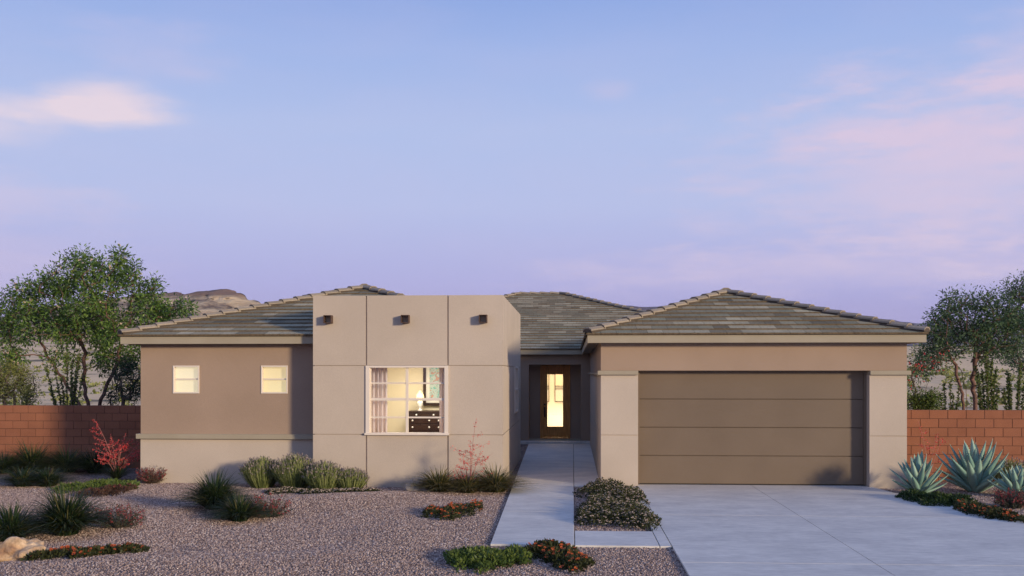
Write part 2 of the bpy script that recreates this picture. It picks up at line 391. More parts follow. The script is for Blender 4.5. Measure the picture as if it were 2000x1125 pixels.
slab(1.22+GAP/2, 1.39-GAP/2, 1.22+GAP/2, 1.39-GAP/2, 14.42, 22.0)
tag(c.build('walkway', M['concrete'], bevel=.006), kind='structure')
c = MB()
# driveway: two strips split by a joint, right edge flares towards the street
XR = lambda y: 6.32+max(0, (21.9-y))*.225 if y < 21.9 else 6.32
def strip(x0, x1f, y0, y1, n=6):
    for k in range(n):
        a = y0+(y1-y0)*k/n; b = y0+(y1-y0)*(k+1)/n
        vs = [(x0,a,-.04),(x1f(a),a,-.04),(x1f(b),b,-.04),(x0,b,-.04),(x0,a,T),(x1f(a),a,T),(x1f(b),b,T),(x0,b,T)]
        c.mesh(vs, [(4,5,6,7)]+([(0,1,5,4)] if k == 0 else [])+([(2,3,7,6)] if k == n-1 else [])+[(1,2,6,5),(3,0,4,7)])
for (a, b) in ((4,13.2),(13.2+GAP,17.6),(17.6+GAP,22.45)):
    n = 4
    strip(1.39+GAP/2, lambda y: 3.84-GAP/2, a, b, n)
    strip(3.84+GAP/2, XR, a, b, n)
tag(c.build('driveway', M['concrete']), kind='structure')

# ------------------------------------------------------------------- house
house = thing('house', 'single storey tan stucco house with grey tile hip roofs and wide brown garage door', 'house')
def part(mb, name, m, parent=house, **k): return mb.build(name, m, parent, **k)

YL, YB, YG, YE, YD = 22.35, 21.75, 22.1, 35.6, 36.5
XL, XB0, XB1, XG0, XG1, XR_ = -9.63, -5.575, -1.481, .61, 7.056, 7.056
ZE = 3.09
# left wing ------------------------------------------------------------------
small = [(W(338,YL), W(389.5,YL)), (W(510,YL), W(562,YL))]
wz0, wz1 = Zf(768.5,-8.5,YL), Zf(714,-8.5,YL)
w = MB()
ed = [XL, small[0][0], small[0][1], small[1][0], small[1][1], XB0-.001]
for k in range(5):
    if k % 2 == 0: w.box(ed[k], ed[k+1], YL, YL+.2, 1.04, ZE+.12)
    else:
        w.box(ed[k], ed[k+1], YL, YL+.2, 1.04, wz0); w.box(ed[k], ed[k+1], YL, YL+.2, wz1, ZE+.12)
w.box(XL, XL+.2, YL+.2, 51, 0, ZE+.12)                      # side wall running back
w.box(-4.2, -4.0, 29.02, YE, 0, ZE+.12)                     # wall closing the court behind the bay
part(w, 'upper_wall', M['stucco_tan'])
w = MB(); w.box(XL-.003, XB0-.001, YL-.003, YL+.2, 0, .985); part(w, 'base_wall', M['stucco_light'])
w = MB(); w.box(XL-.08, XB0-.001, YL-.08, YL+.1, .985, 1.094); part(w, 'band', M['trim'], bevel=.006)
def window(x0, x1, z0, z1, y, pane, fw=.032, mid=True, proud=.02):
    w = MB()
    w.box(x0, x0+fw, y-proud, y+.1, z0, z1); w.box(x1-fw, x1, y-proud, y+.1, z0, z1)
    w.box(x0+fw, x1-fw, y-proud, y+.1, z0, z0+fw); w.box(x0+fw, x1-fw, y-proud, y+.1, z1-fw, z1)
    zc = (z0+z1)/2+.01
    w.box(x0+fw, x1-fw, y+.03, y+.07, zc-.016, zc+.016)
    win = bpy.data.objects.new('window', None); COL.objects.link(win); win.parent = house
    w.build('frame', M['white'], win, bevel=.004)
    p = MB(); p.box(x0+fw, x1-fw, y+.055, y+.06, z0+fw, z1-fw); p.build('pane', M['glass'], win)
    p = MB(); p.box(x0+fw-.01, x1-fw+.01, y+.11, y+.12, z0+fw-.01, z1-fw+.01); p.build('blind', pane, win)
    return win
window(small[0][0], small[0][1], wz0, wz1, YL, M['blind'])
window(small[1][0], small[1][1], wz0, wz1, YL, M['blindY'])

# flat topped bay with scored panels ------------------------------------------
ZT, Z1, Z2 = 4.10, 2.608, 1.131
wx0, wx1 = W(714.5,YB), W(876,YB)
gv0, gv1 = wx0+.012, wx1-.012
b = MB(); cz = .03
b.box(XB0+cz, wx0, YB+cz, YB+.22, 0, ZT-.02); b.box(wx1, XB1-cz, YB+cz, YB+.22, 0, ZT-.02)
b.box(wx0, wx1, YB+cz, YB+.22, 0, Z2); b.box(wx0, wx1, YB+cz, YB+.22, Z1, ZT-.02)
sw0, sw1, sz0, sz1 = 26.1, 27.5, 1.42, 2.62               # window in the side wall
b.box(XB1-.22, XB1-cz, YB+.22, sw0, 0, ZT-.02); b.box(XB1-.22, XB1-cz, sw1, 28.98, 0, ZT-.02)
b.box(XB1-.22, XB1-cz, sw0, sw1, 0, sz0); b.box(XB1-.22, XB1-cz, sw0, sw1, sz1, ZT-.02)
b.box(XB0+cz, XB0+.2, YB+.22, 29.0, 0, ZT-.02); b.box(XB0, XB1, 28.98, 29.16, 0, ZT)
b.box(XB0+.2, XB1-.22, YB+.22, 28.98, 3.7, 3.8)
gw = .016
cols = [(XB0, gv0-gw), (gv0+gw, gv1-gw), (gv1+gw, XB1)]
rows = [(0, Z2-.008), (Z2+.008, Z1-.008), (Z1+.008, ZT)]
for ci, (a, e) in enumerate(cols):
    for ri, (z0, z1) in enumerate(rows):
        if ci == 1 and ri == 1: continue
        if ri == 0: z1 -= 0
        b.box(a, e, YB, YB+cz, z0, z1)
for z0, z1 in rows:                                          # side wall panels
    if z0 > 1 and z0 < 2:
        b.box(XB1-cz, XB1, YB+cz, sw0, z0, z1); b.box(XB1-cz, XB1, sw1, 28.98, z0, z1)
        b.box(XB1-cz, XB1, sw0, sw1, z0, sz0)
    else: b.box(XB1-cz, XB1, YB+cz, 28.98, z0, z1)
    b.box(XB0, XB0+cz, YB+cz, 28.98, z0, z1)
b.box(XB0, XB1, YB+.0, YB+.24, ZT, ZT+.012); b.box(XB1-.24, XB1, YB+.24, 29.0, ZT, ZT+.012)
part(b, 'bay_wall', M['stucco_light'])

fr = MB(); fw = .085
y0 = YB-.035; y1 = YB+.16
wz_0, wz_1 = Z2-.01, Z1
fr.box(wx0, wx0+fw, y0, y1, wz_0, wz_1); fr.box(wx1-fw, wx1, y0, y1, wz_0, wz_1)
fr.box(wx0+fw, wx1-fw, y0, y1, wz_0, wz_0+.05); fr.box(wx0+fw, wx1-fw, y0, y1, wz_1-.045, wz_1)
fr.box(wx0-.02, wx1+.02, y0-.03, y0, wz_0, wz_0+.045)
xm = W(794.5, YB); zi0, zi1 = wz_0+.05, wz_1-.045
def zpy(py): return Zf(py, -3.5, YB)
fr.box(xm-.028, xm+.028, YB+.02, YB+.08, zi0, zi1)
fr.box(wx0+fw, wx1-fw, YB+.025, YB+.085, zpy(780)-.028, zpy(780)+.028)
for py in (748.5, 815.5): fr.box(wx0+fw, wx1-fw, YB+.035, YB+.075, zpy(py)-.017, zpy(py)+.017)
for (a, e) in ((wx0+fw, wx0+fw+.022), (wx1-fw-.022, wx1-fw)): fr.box(a, e, YB+.032, YB+.1, zi0, zi1)
big = bpy.data.objects.new('window', None); COL.objects.link(big); big.parent = house
fr.build('frame', M['white'], big, bevel=.004)
p = MB(); p.box(wx0+fw, wx1-fw, YB+.055, YB+.06, zi0, zi1); p.build('pane', M['glass'], big)
sd = MB()
for (a, e, z0, z1) in ((sw0, sw0+.05, sz0, sz1), (sw1-.05, sw1, sz0, sz1), (sw0+.05, sw1-.05, sz0, sz0+.05), (sw0+.05, sw1-.05, sz1-.05, sz1), (sw0+.05, sw1-.05, 1.99, 2.03)):
    sd.box(XB1-.1, XB1+.03, a, e, z0, z1)
swn = bpy.data.objects.new('window', None); COL.objects.link(swn); swn.parent = house
sd.build('frame', M['white'], swn)
p = MB(); p.box(XB1-.06, XB1-.055, sw0+.05, sw1-.05, sz0+.05, sz1-.05); p.build('pane', M['glass'], swn)
# room behind the big window
r = MB(); rx0, rx1, ry0, ry1, rz0, rz1 = XB0+.3, XB1-.3, YB+.23, 26.0, .12, 2.85
r.face([(rx0,ry1,rz0),(rx1,ry1,rz0),(rx1,ry1,rz1),(rx0,ry1,rz1)]); r.face([(rx0,ry0,rz0),(rx0,ry1,rz0),(rx0,ry1,rz1),(rx0,ry0,rz1)])
r.face([(rx1,ry1,rz0),(rx1,ry0,rz0),(rx1,ry0,rz1),(rx1,ry1,rz1)]); r.face([(rx0,ry0,rz1),(rx0,ry1,rz1),(rx1,ry1,rz1),(rx1,ry0,rz1)])
r.face([(rx0,ry0,rz0),(rx1,ry0,rz0),(rx1,ry1,rz0),(rx0,ry1,rz0)], 1)
part(r, 'interior_wall', [M['cream'], M['rug']])
def area(name, loc, sx, sy, e, col, rot=(0,0,0)):
    l = bpy.data.lights.new(name, 'AREA'); l.shape = 'RECTANGLE'; l.size = sx; l.size_y = sy; l.energy = e; l.color = col
    o = bpy.data.objects.new(name, l); COL.objects.link(o); o.location = loc; o.rotation_euler = rot; o.parent = house; return o
area('ceiling_lamp', (-3.6, 24.2, 2.8), 1.4, 1.2, 88, (1,.88,.72))

for px in (643, 793, 944.5):
    s = MB(); x = W(px, YB); z = 3.60; h = .085; q = .014; o0 = YB-.18; o1 = YB+.02
    s.box(x-h, x+h, o0, o1, z-h, z-h+q); s.box(x-h, x+h, o0, o1, z+h-q, z+h)
    s.box(x-h, x-h+q, o0, o1, z-h+q, z+h-q); s.box(x+h-q, x+h, o0, o1, z-h+q, z+h-q)
    s.box(x-h+q, x+h-q, o1-.012, o1-.004, z-h+q, z+h-q, 1)
    part(s, 'scupper', [M['scupper'], M['dark']])

# garage ------------------------------------------------------------------------
ox0, ox1, oz = 1.405, 6.28, 2.50
zb = 2.41; zg = 1.115; RB = .30
w = MB()
w.box(XG0, XG1, YG, YG+RB, oz+.002, ZE+.12)
w.box(XG0, XG0+.2, YG+RB, YE, 2.46, ZE+.12); w.box(XG1-.2, XG1, YG+RB, 51, 0, ZE+.12)
w.box(-10, 7.05, 50.8, 51, 0, ZE+.1)
part(w, 'upper_wall', M['stucco_tan'])
w = MB()
for (a, e) in ((XG0, ox0), (ox1, XG1)):
    w.box(a+.0, e-.0, YG+.022, YG+RB, 0, zb)
    for z0, z1 in ((0, zg-.008), (zg+.008, zb)): w.box(a, e, YG-.003, YG+.022, z0, z1)
w.box(XG0+.022, XG0+.2, YG+RB, YE, 0, zb)
for z0, z1 in ((0, zg-.008), (zg+.008, zb)): w.box(XG0-.003, XG0+.022, YG+.022, YE, z0, z1)
part(w, 'base_wall', M['stucco_light'])
w = MB()
w.box(XG0-.07, ox0, YG-.07, YG+RB-.01, zb, oz); w.box(XG0-.07, XG0+.2, YG+RB-.01, YE, zb, oz-.04)
w.box(ox1, XG1+.07, YG-.07, YG+RB-.01, zb, oz)
part(w, 'band', M['trim'], bevel=.006)
gd = MB(); yd = YG+RB-.02
n = 4; ph = (oz-.05)/n
for k in range(n):
    z0 = .055+k*ph; z1 = z0+ph-.016
    if k == n-1: z1 = oz+.1
    gd.box(ox0-.05, ox1+.05, yd, yd+.05, z0, z1)
    if k < n-1: gd.box(ox0-.05, ox1+.05, yd+.03, yd+.05, z1, z1+.016)
gdo = part(gd, 'garage_door', M['garage'], bevel=.004)
sl_ = MB(); sl_.box(ox0+.05, ox1-.05, yd+.004, yd+.04, .031, .055); sl_.build('bottom_seal', M['dark'], gdo)
js = MB()
js.box(ox0, ox0+.05, yd-.07, yd, .055, oz-.03); js.box(ox1-.05, ox1, yd-.07, yd, .055, oz-.03); js.box(ox0, ox1, yd-.07, yd, oz-.035, oz)
part(js, 'garage_door_frame', M['garage'])

# entry --------------------------------------------------------------------------
ex0, ex1, ez = -1.52, .29, 2.744
w = MB()
w.box(-4.2, ex0, YE, YE+.2, 0, ZE+.12); w.box(ex1, XG0+.25, YE, YE+.2, 0, ZE+.12); w.box(ex0, ex1, YE, YE+.2, ez, ZE+.12)
w.box(ex0-.2, ex0, YE+.2, YD+.2, 0, ez+.2); w.box(ex1, ex1+.2, YE+.2, YD+.2, 0, ez+.2); w.box(ex0, ex1, YE+.2, YD+.2, ez, ez+.2)
dx0, dx1, dz0, dz1 = -1.15, -.077, .105, 2.715
w.box(ex0, dx0, YD, YD+.2, 0, ez); w.box(dx1, ex1, YD, YD+.2, 0, ez)
part(w, 'entry_wall', M['stucco_tan'])
st = MB(); st.box(-3.9, XG0-.004, 35.15, YE-.003, 0, .10); st.box(ex0+.003, ex1-.003, YE-.003, YD+.2, 0, .10); part(st, 'step', M['concrete'], bevel=.006)
st = MB(); st.box(ex0+.004, ex1-.004, YE+.02, YE+.12, .10, .16); part(st, 'threshold', M['trim'], bevel=.006)
fd = bpy.data.objects.new('front_door', None); COL.objects.link(fd); fd.parent = house
d = MB(); d.box(dx0, dx0+.09, YD-.05, YD+.1, dz0, dz1); d.box(dx1-.09, dx1, YD-.05, YD+.1, dz0, dz1); d.box(dx0+.09, dx1-.09, YD-.05, YD+.1, dz1-.09, dz1)
d.box(dx0+.09, dx1-.09, YD-.03, YD+.1, dz0-.01, dz0+.055); d.box(dx0-.01, dx1+.01, YD+.06, YD+.1, dz1-.001, ez+.05); d.build('door_frame', M['door'], fd, bevel=.005)
gx0, gx1, gz0, gz1 = -.894, -.34, .543, 2.40
d = MB(); a0, a1 = dx0+.088, dx1-.088; zz0, zz1 = dz0+.06, dz1-.088
d.box(a0, gx0, YD, YD+.05, zz0, zz1); d.box(gx1, a1, YD, YD+.05, zz0, zz1)
d.box(gx0, gx1, YD, YD+.05, zz0, gz0); d.box(gx0, gx1, YD, YD+.05, gz1, zz1)
for (p0, p1, q0, q1) in ((gx0-.03, gx0, gz0-.03, gz1+.03), (gx1, gx1+.03, gz0-.03, gz1+.03)): d.box(p0, p1, YD-.014, YD, q0, q1)
for (q0, q1) in ((gz0-.03, gz0), (gz1, gz1+.03)): d.box(gx0, gx1, YD-.014, YD, q0, q1)
d.build('door_leaf', M['door'], fd, bevel=.004)
d = MB(); d.box(gx0, gx1, YD+.02, YD+.028, gz0, gz1); d.build('pane', M['glass'], fd)
d = MB(); hx = -.985
d.tube((hx,YD-.06,.92),(hx,YD-.06,1.20), .014, .014, 10, cap=True); d.tube((hx,YD-.06,.95),(hx,YD,.95), .01, .01, 8); d.tube((hx,YD-.06,1.17),(hx,YD,1.17), .01, .01, 8)
d.box(hx-.028, hx+.028, YD-.012, YD, .88, 1.24); d.tube((hx,YD-.04,1.33),(hx,YD,1.33), .032, .032, 14, cap=True)
d.build('handle', M['bronze'], fd)
# hall behind the door
h = MB(); a0, a1, b0, b1, c0, c1 = -2.0, .8, YD+.21, 40.5, .1, 2.9
h.face([(a0,b1,c0),(a1,b1,c0),(a1,b1,c1),(a0,b1,c1)]); h.face([(a0,b0,c0),(a0,b1,c0),(a0,b1,c1),(a0,b0,c1)])
h.face([(a1,b1,c0),(a1,b0,c0),(a1,b0,c1),(a1,b1,c1)]); h.face([(a0,b0,c1),(a0,b1,c1),(a1,b1,c1),(a1,b0,c1)])
h.face([(a0,b0,c0),(a1,b0,c0),(a1,b1,c0),(a0,b1,c0)], 1)
part(h, 'interior_wall', [mat('hall_cream', (.85,.74,.55), .9), mat('pale_hall_floor', (.8,.74,.64), .3)])
area('ceiling_lamp', (-.6, 39.3, 2.85), 1.6, 1.2, 52, (1,.80,.52))
area('ceiling_lamp', (-.6, 39.7, .55), 1.4, .5, 17, (1,.86,.66), (pi/2+.35, 0, 0)).name = 'hall_fill'  # unseen low panel light, added to brighten the hall

# fascias and soffits ---------------------------------------------------------------
FT = .165
def hip(z): return z
f = MB()
f.box(-9.96, XB0-.001, 22.05, 22.08, ZE, ZE+FT)
f.box(-9.96, -9.93, 22.08, 51.3, ZE, ZE+FT)
f.box(.32, 7.36, 21.80, 21.83, ZE, ZE+FT); f.box(.32, .35, 21.83, 35.3, ZE, ZE+FT); f.box(7.33, 7.36, 21.83, 51.3, ZE, ZE+FT)
f.box(-4.2, .32, 35.3, 35.33, ZE, ZE+FT)
part(f, 'fascia', M['trim'])
f = MB()
zs = ZE+.03
f.box(-9.93, XB0-.001, 22.08, YL+.1, zs, zs+.02); f.box(-9.93, XL+.1, YL+.1, 51, zs, zs+.02)
f.box(.35, 7.33, 21.83, YG+.1, zs, zs+.02); f.box(.35, XG0+.1, YG+.1, 35.3, zs, zs+.02); f.box(XG1-.1, 7.33, YG+.1, 51, zs, zs+.02)
f.box(-4.0, XG0, 35.33, YE+.1, zs, zs+.02)
part(f, 'soffit', M['soffit'])

# tiled roofs --------------------------------------------------------------------
rng = random.Random(11)
def slope(mb, o, u, v, length, uL, uR, expo=.34, tw=.33, seed=0):
    """courses of flat tiles on the plane o + a*u + b*v, 0<=b<=length, uL(b)<=a<=uR(b)"""
    o = Vector(o); u = Vector(u).normalized(); v = Vector(v).normalized(); n = u.cross(v)
    k = 0; b0 = 0; rr = random.Random(seed)
    while b0 < length-.02:
        b1 = min(length, b0+expo)
        lo = min(uL(b0), uL(b1)); hi = max(uR(b0), uR(b1))
        x = lo-(k % 2)*tw*.5-.1*rr.random()
        last = rr.random(); run = 0
        while x < hi:
            x1 = x+tw
            if run <= 0: last = rr.random(); run = rr.choice([1,1,2,2,3])
            run -= 1
            t = min(1, max(0, last+rr.uniform(-.06, .06)))
            p = [(max(x, uL(b0)), b0), (min(x1, uR(b0)), b0), (min(x1, uR(b1)), b1), (max(x, uL(b1)), b1)]
            w0 = p[1][0]-p[0][0]; w1 = p[2][0]-p[3][0]
            if w0 > .01 or w1 > .01:
                if w0 <= .01: c_ = (p[0][0]+p[1][0])/2; c_ = min(max(c_, uL(b0)), uR(b0)); p[0] = (c_, b0); p[1] = (c_+.001, b0)
                if w1 <= .01: c_ = min(max((p[2][0]+p[3][0])/2, uL(b1)), uR(b1)); p[3] = (c_, b1); p[2] = (c_+.001, b1)
                g_ = .003; hh = .036+rr.uniform(0, .006)
                q = [o+u*(p[0][0]+g_)+v*(p[0][1]-.02)+n*hh, o+u*(p[1][0]-g_)+v*(p[1][1]-.02)+n*hh, o+u*(p[2][0]-g_)+v*p[2][1]+n*.008, o+u*(p[3][0]+g_)+v*p[3][1]+n*.008]
                mb.face(q, 0, t)
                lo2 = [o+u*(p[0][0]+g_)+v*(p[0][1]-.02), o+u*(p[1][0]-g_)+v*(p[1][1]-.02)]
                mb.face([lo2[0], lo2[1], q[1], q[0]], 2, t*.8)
            x = x1
        b0 += expo; k += 1
def sheet(mb, pts): mb.face(pts, 1, .3)
def caps(mb, a, b, size=.40, wdt=.13, pitch=.31, seed=3):
    """overlapping hip tiles from the low end a to the high end b"""
    a = Vector(a); b = Vector(b); d = (b-a); Lg = d.length; d.normalize()
    s = d.cross(Vector((0,0,1))).normalized(); up = s.cross(d); rr = random.Random(seed)
    n = max(1, round(Lg/size)); st = Lg/n
    for k in range(n):
        q0 = a+d*(k*st-.03); q1 = a+d*((k+1)*st+.03); t = rr.random()
        rings = []
        for q, lift, sc in ((q0, .105, 1.0), (q1, .062, .86)):
            pr = [(-wdt*sc, -.045), (-wdt*sc*.96, -.012), (-wdt*.42*sc, .03), (wdt*.42*sc, .03), (wdt*.96*sc, -.012), (wdt*sc, -.045)]
            rings.append([q+s*x+up*(z+lift) for x, z in pr])
        vs = rings[0]+rings[1]; m_ = 6
        mb.mesh(vs, [(i, i+1, m_+i+1, m_+i) for i in range(m_-1)], 0, t)
        lowr = [p-up*.028 for p in rings[0]]
        mb.mesh(rings[0]+lowr, [(i, m_+i, m_+i+1, i+1) for i in range(m_-1)], 0, t*.6)
        mb.mesh([lowr[0], lowr[5], lowr[4], lowr[3], lowr[2], lowr[1]], [(0,1,2,3,4,5)], 1, .2)
    # bed of mortar under the caps
    h = .05
    for sg in (-1, 1):
        mb.face([a+s*sg*wdt*.9+up*-.02, b+s*sg*wdt*.9+up*-.02, b+s*sg*wdt*.6+up*h*1.4, a+s*sg*wdt*.6+up*h*1.4], 1, .2)
Z0 = ZE+FT+.012
def roof(x0, x1, y0, y1, xr0, xr1, yr, zr, name, zref=Z0, clipR=None, back=True):
    t = MB(); cp = MB()
    e0 = Vector((x0,y0,zref)); run = yr-y0; ln = sqrt(run*run+(zr-zref)**2)
    kL = (xr0-x0)/ln; kR = (x1-xr1)/ln
    vR = (lambda b: x1-x0-kR*b) if clipR is None else (lambda b: min(x1-x0-kR*b, clipR-x0))
    slope(t, e0, (1,0,0), (0,run,zr-zref), ln, lambda b: kL*b, vR, seed=hash(name) % 99 if False else len(name))
    dz = .012
    sheet(t, [(x0,y0,zref-dz),((clipR or x1),y0,zref-dz),(min(xr1, clipR or 99),yr,zr-dz),(xr0,yr,zr-dz)])
    # left slope, seen by nobody on the ground but part of the roof
    runx = xr0-x0; lx = sqrt(runx*runx+(zr-zref)**2)
    slope(t, (x0,y1,zref), (0,-1,0), (runx,0,zr-zref), lx, lambda b: 0, lambda b: (y1-y0)-(yr-y0)*b/lx, tw=.4, seed=2)
    sheet(t, [(x0,y1,zref-dz),(x0,y0,zref-dz),(xr0,yr,zr-dz),(xr0,y1,zr-dz)])
    xe = x1; ze = zref
    if clipR is not None: ze = zr-(zr-zref)*(clipR-xr1)/(x1-xr1); xe = clipR
    runx = xe-xr1; lx = sqrt(runx*runx+(zr-ze)**2)
    yc = yr-(yr-y0)*(xe-xr1)/(x1-xr1)
    slope(t, (xe,yc,ze), (0,1,0), (-runx,0,zr-ze), lx, lambda b: (yr-yc)*b/lx, lambda b: y1-yc, tw=.4, seed=5)
    sheet(t, [(xe,yc,ze-dz),(xe,y1,ze-dz),(xr1,y1,zr-dz),(xr1,yr,zr-dz)])
    caps(cp, (x0+.05,y0+.05,zref+.02), (xr0,yr,zr), seed=1)
    caps(cp, (xe-.05,yc+.05,ze+.02), (xr1,yr,zr), seed=2)
    if xr1-xr0 > .3: caps(cp, (xr0,yr,zr), (xr1,yr,zr), seed=5)
    caps(cp, ((xr0+xr1)/2 if xr1-xr0 < .3 else xr1, yr+.05, zr), ((xr0+xr1)/2 if xr1-xr0 < .3 else xr1, y1, zr), seed=4)
    o = t.build(name, [M['tile'], M['roofside'], M['butt_shade']], house)
    cp.build('ridge_cap', [M['cap'], M['roofside']], o)
    return o
roof(-9.99, -.92, 22.02, 38.0, -5.46, -5.45, 26.57, 4.66, 'roof', clipR=-3.7)
roof(.29, 7.39, 21.77, 38.5, 3.74, 3.75, 25.27, 4.40, 'roof')
# main body roof: hipped at both ends, long ridge
def mainroof():
    t = MB(); cp = MB(); y0, yr, zr = 35.27, 43.4, 5.80; x0, x1, r0, r1 = -10.35, 7.65, -2.2, -.5
    ln = sqrt((yr-y0)**2+(zr-Z0)**2); kL = (r0-x0)/ln; kR = (x1-r1)/ln
    slope(t, (x0,y0,Z0), (1,0,0), (0,yr-y0,zr-Z0), ln, lambda b: kL*b, lambda b: x1-x0-kR*b, seed=31)
    y1 = 51.5
    for pts in ([(x0,y0,Z0-.012),(x1,y0,Z0-.012),(r1,yr,zr-.012),(r0,yr,zr-.012)], [(x1,y0,Z0-.01),(x1,y1,Z0),(r1,yr,zr)], [(x0,y1,Z0),(x0,y0,Z0-.01),(r0,yr,zr)], [(x1,y1,Z0),(x0,y1,Z0),(r0,yr,zr),(r1,yr,zr)]):
        sheet(t, pts)
    caps(cp, (x1,y0,Z0), (r1,yr,zr), seed=6); caps(cp, (x0,y0,Z0), (r0,yr,zr), seed=7); caps(cp, (r0,yr,zr-.03), (r1,yr,zr-.03), seed=8)
    o = t.build('roof', [M['tile'], M['roofside'], M['butt_shade']], house); cp.build('ridge_cap', [M['cap'], M['roofside']], o)
mainroof()
settle(house, (-1, 22, 0))

# ------------------------------------------------------- furnishings in the lit rooms
ch = thing('dresser', 'dark brown dresser with white knobs seen through the big front window', 'dresser')
cx0, cx1, cy, cztop = W(797,25.4), -2.55, 25.4, 1.50
m = MB(); m.box(cx0, cx1, cy, 25.95, .2, cztop-.04); m.box(cx0-.03, cx1+.03, cy-.03, 25.97, cztop-.04, cztop)
for sx in (cx0+.02, cx1-.08): m.box(sx, sx+.06, cy+.02, cy+.08, .12, .2)
m.build('case', M['darkwood'], ch, bevel=.004)
rowsz = [(1.355, 1.452, [813.5, 847, 881]), (1.19, 1.335, [806, 838.5, 857, 880]), (1.02, 1.17, [806, 838.5, 857, 880]), (.62, .99, [838.5])]
for (z0, z1, ks) in rowsz:
    n = 2 if len(ks) == 3 else 2
    for q in range(n):
        a = cx0+.03+(cx1-cx0-.06)*q/n; e = cx0+.03+(cx1-cx0-.06)*(q+1)/n
        dr = MB(); dr.box(a+.01, e-.01, cy-.012, cy, z0, z1); dro = dr.build('drawer', M['darkwood'], ch, bevel=.003)
        for kx in ks:
            x = W(kx, cy)
            if a < x < e:
                kb = MB(); kb.lathe([(0,.0),(.022,.004),(.024,.014),(.014,.026),(0,.03)], (0,0,0), 12)
                ko = kb.build('knob', M['knob'], dro, smooth=True); ko.rotation_euler = (pi/2,0,0); ko.location = (x, cy-.012, (z0+z1)/2)
settle(ch, (-3.4, 25.6, .12))
lp = thing('table_lamp', 'white urn table lamp with glowing yellow petal shade on the dresser', 'lamp')
lx = W(820.5, 25.55); lz = cztop
m = MB(); m.lathe([(0,0),(.062,0),(.06,.02),(.035,.035),(.03,.06),(.055,.10),(.068,.15),(.075,.20),(.07,.235),(.05,.25),(0,.25)], (lx,25.55,lz), 24)
m.build('lamp_base', M['ceramic'], lp, smooth=True)
m = MB()
m.lathe([(0,0),(.05,0),(.085,.05),(.10,.10),(.085,.16),(.05,.21),(.02,.25),(0,.26)], (lx,25.55,lz+.25), 20)
for ring, (nn, r0, hh, r1) in enumerate(((6, .092, .20, .06), (5, .07, .27, .02))):
    for k in range(nn):
        a = 2*pi*(k+ring*.4)/nn; w2 = .035
        c0 = Vector((cos(a), sin(a), 0)); s0 = Vector((-sin(a), cos(a), 0)); B = Vector((lx,25.55,lz+.25))
        m.mesh([B+c0*r0*.5, B+c0*r0*1.05+s0*w2+Vector((0,0,hh*.4)), B+c0*r1+Vector((0,0,hh)), B+c0*r0*1.05-s0*w2+Vector((0,0,hh*.4))], [(0,1,2,3)])
m.build('lamp_shade', M['shade'], lp)
settle(lp, (lx, 25.55, lz))
pl = bpy.data.lights.new('lamp_bulb', 'POINT'); pl.energy = 4; pl.color = (1,.72,.35); pl.shadow_soft_size = .08
po = bpy.data.objects.new('lamp_bulb', pl); COL.objects.link(po); po.parent = lp; po.location = (0, -.2, .42)
def painting_mat():
    m = bpy.data.materials.new('abstract_paint'); m.use_nodes = True; N = m.node_tree.nodes; L = m.node_tree.links; p = N['Principled BSDF']
    tc = N.new('ShaderNodeTexCoord'); nz = N.new('ShaderNodeTexNoise'); nz.inputs['Scale'].default_value = 6; nz.inputs['Detail'].default_value = 3; nz.inputs['Distortion'].default_value = 1.5
    L.new(tc.outputs['Object'], nz.inputs[0])
    cr = N.new('ShaderNodeValToRGB'); cr.color_ramp.interpolation = 'CONSTANT'; e = cr.color_ramp.elements
    e[0].color = (.55,.28,.2,1); e[1].position = .62; e[1].color = (.72,.55,.25,1)
    for q, c in ((.4,(.25,.3,.28)),(.44,(.46,.56,.52)),(.56,(.12,.42,.40))): k = e.new(q); k.color = (*c, 1)
    L.new(nz.outputs[0], cr.inputs[0]); L.new(cr.outputs[0], p.inputs['Base Color']); return m
pt = thing('framed_painting', 'large framed teal abstract painting on the wall above the dresser', 'painting')
px0, px1, pz0, pz1, py_ = W(827,25.96), W(827,25.96)+1.05, 1.62, 2.83, 25.95
m = MB()
for bx in ((px0,px0+.07,pz0,pz1),(px1-.07,px1,pz0,pz1),(px0+.07,px1-.07,pz0,pz0+.07),(px0+.07,px1-.07,pz1-.07,pz1)): m.box(bx[0],bx[1],py_-.04,py_+.03,bx[2],bx[3])
m.build('frame', M['darkwood'], pt)
m = MB(); m.box(px0+.07,px1-.07,py_-.005,py_+.02,pz0+.07,pz1-.07); m.build('mat_board', M['matboard'], pt)
m = MB(); m.box(px0+.16,px1-.16,py_-.012,py_-.006,pz0+.17,pz1-.16); m.build('canvas', painting_mat(), pt)
settle(pt, (px0+.5, py_, pz0))
def curtain(x0, x1, y, z0, z1, waves, label):
    m = MB(); n = 60; V = []
    for i in range(n+1):
        t = i/n; x = x0+(x1-x0)*t; yy = y+.045*sin(t*2*pi*waves)+.012*sin(t*2*pi*waves*2.3+1)
        V += [(x, yy, z0), (x, yy-.01, z1)]
    m.mesh(V, [(2*i, 2*i+2, 2*i+3, 2*i+1) for i in range(n)])
    o = m.build('curtain', M['curtain'], smooth=True); tag(o, label, 'curtain', 'curtains in the front window')
    s = o.modifiers.new('thick', 'SOLIDIFY'); s.thickness = .006
curtain(-4.50, W(757,22.15), 22.15, .2, 2.70, 5, 'pink white pleated curtain hanging in the left side of the big window')
curtain(W(858.5,22.15), -2.60, 22.15, .2, 2.70, 3, 'narrow strip of lavender curtain at the right side of the big window')
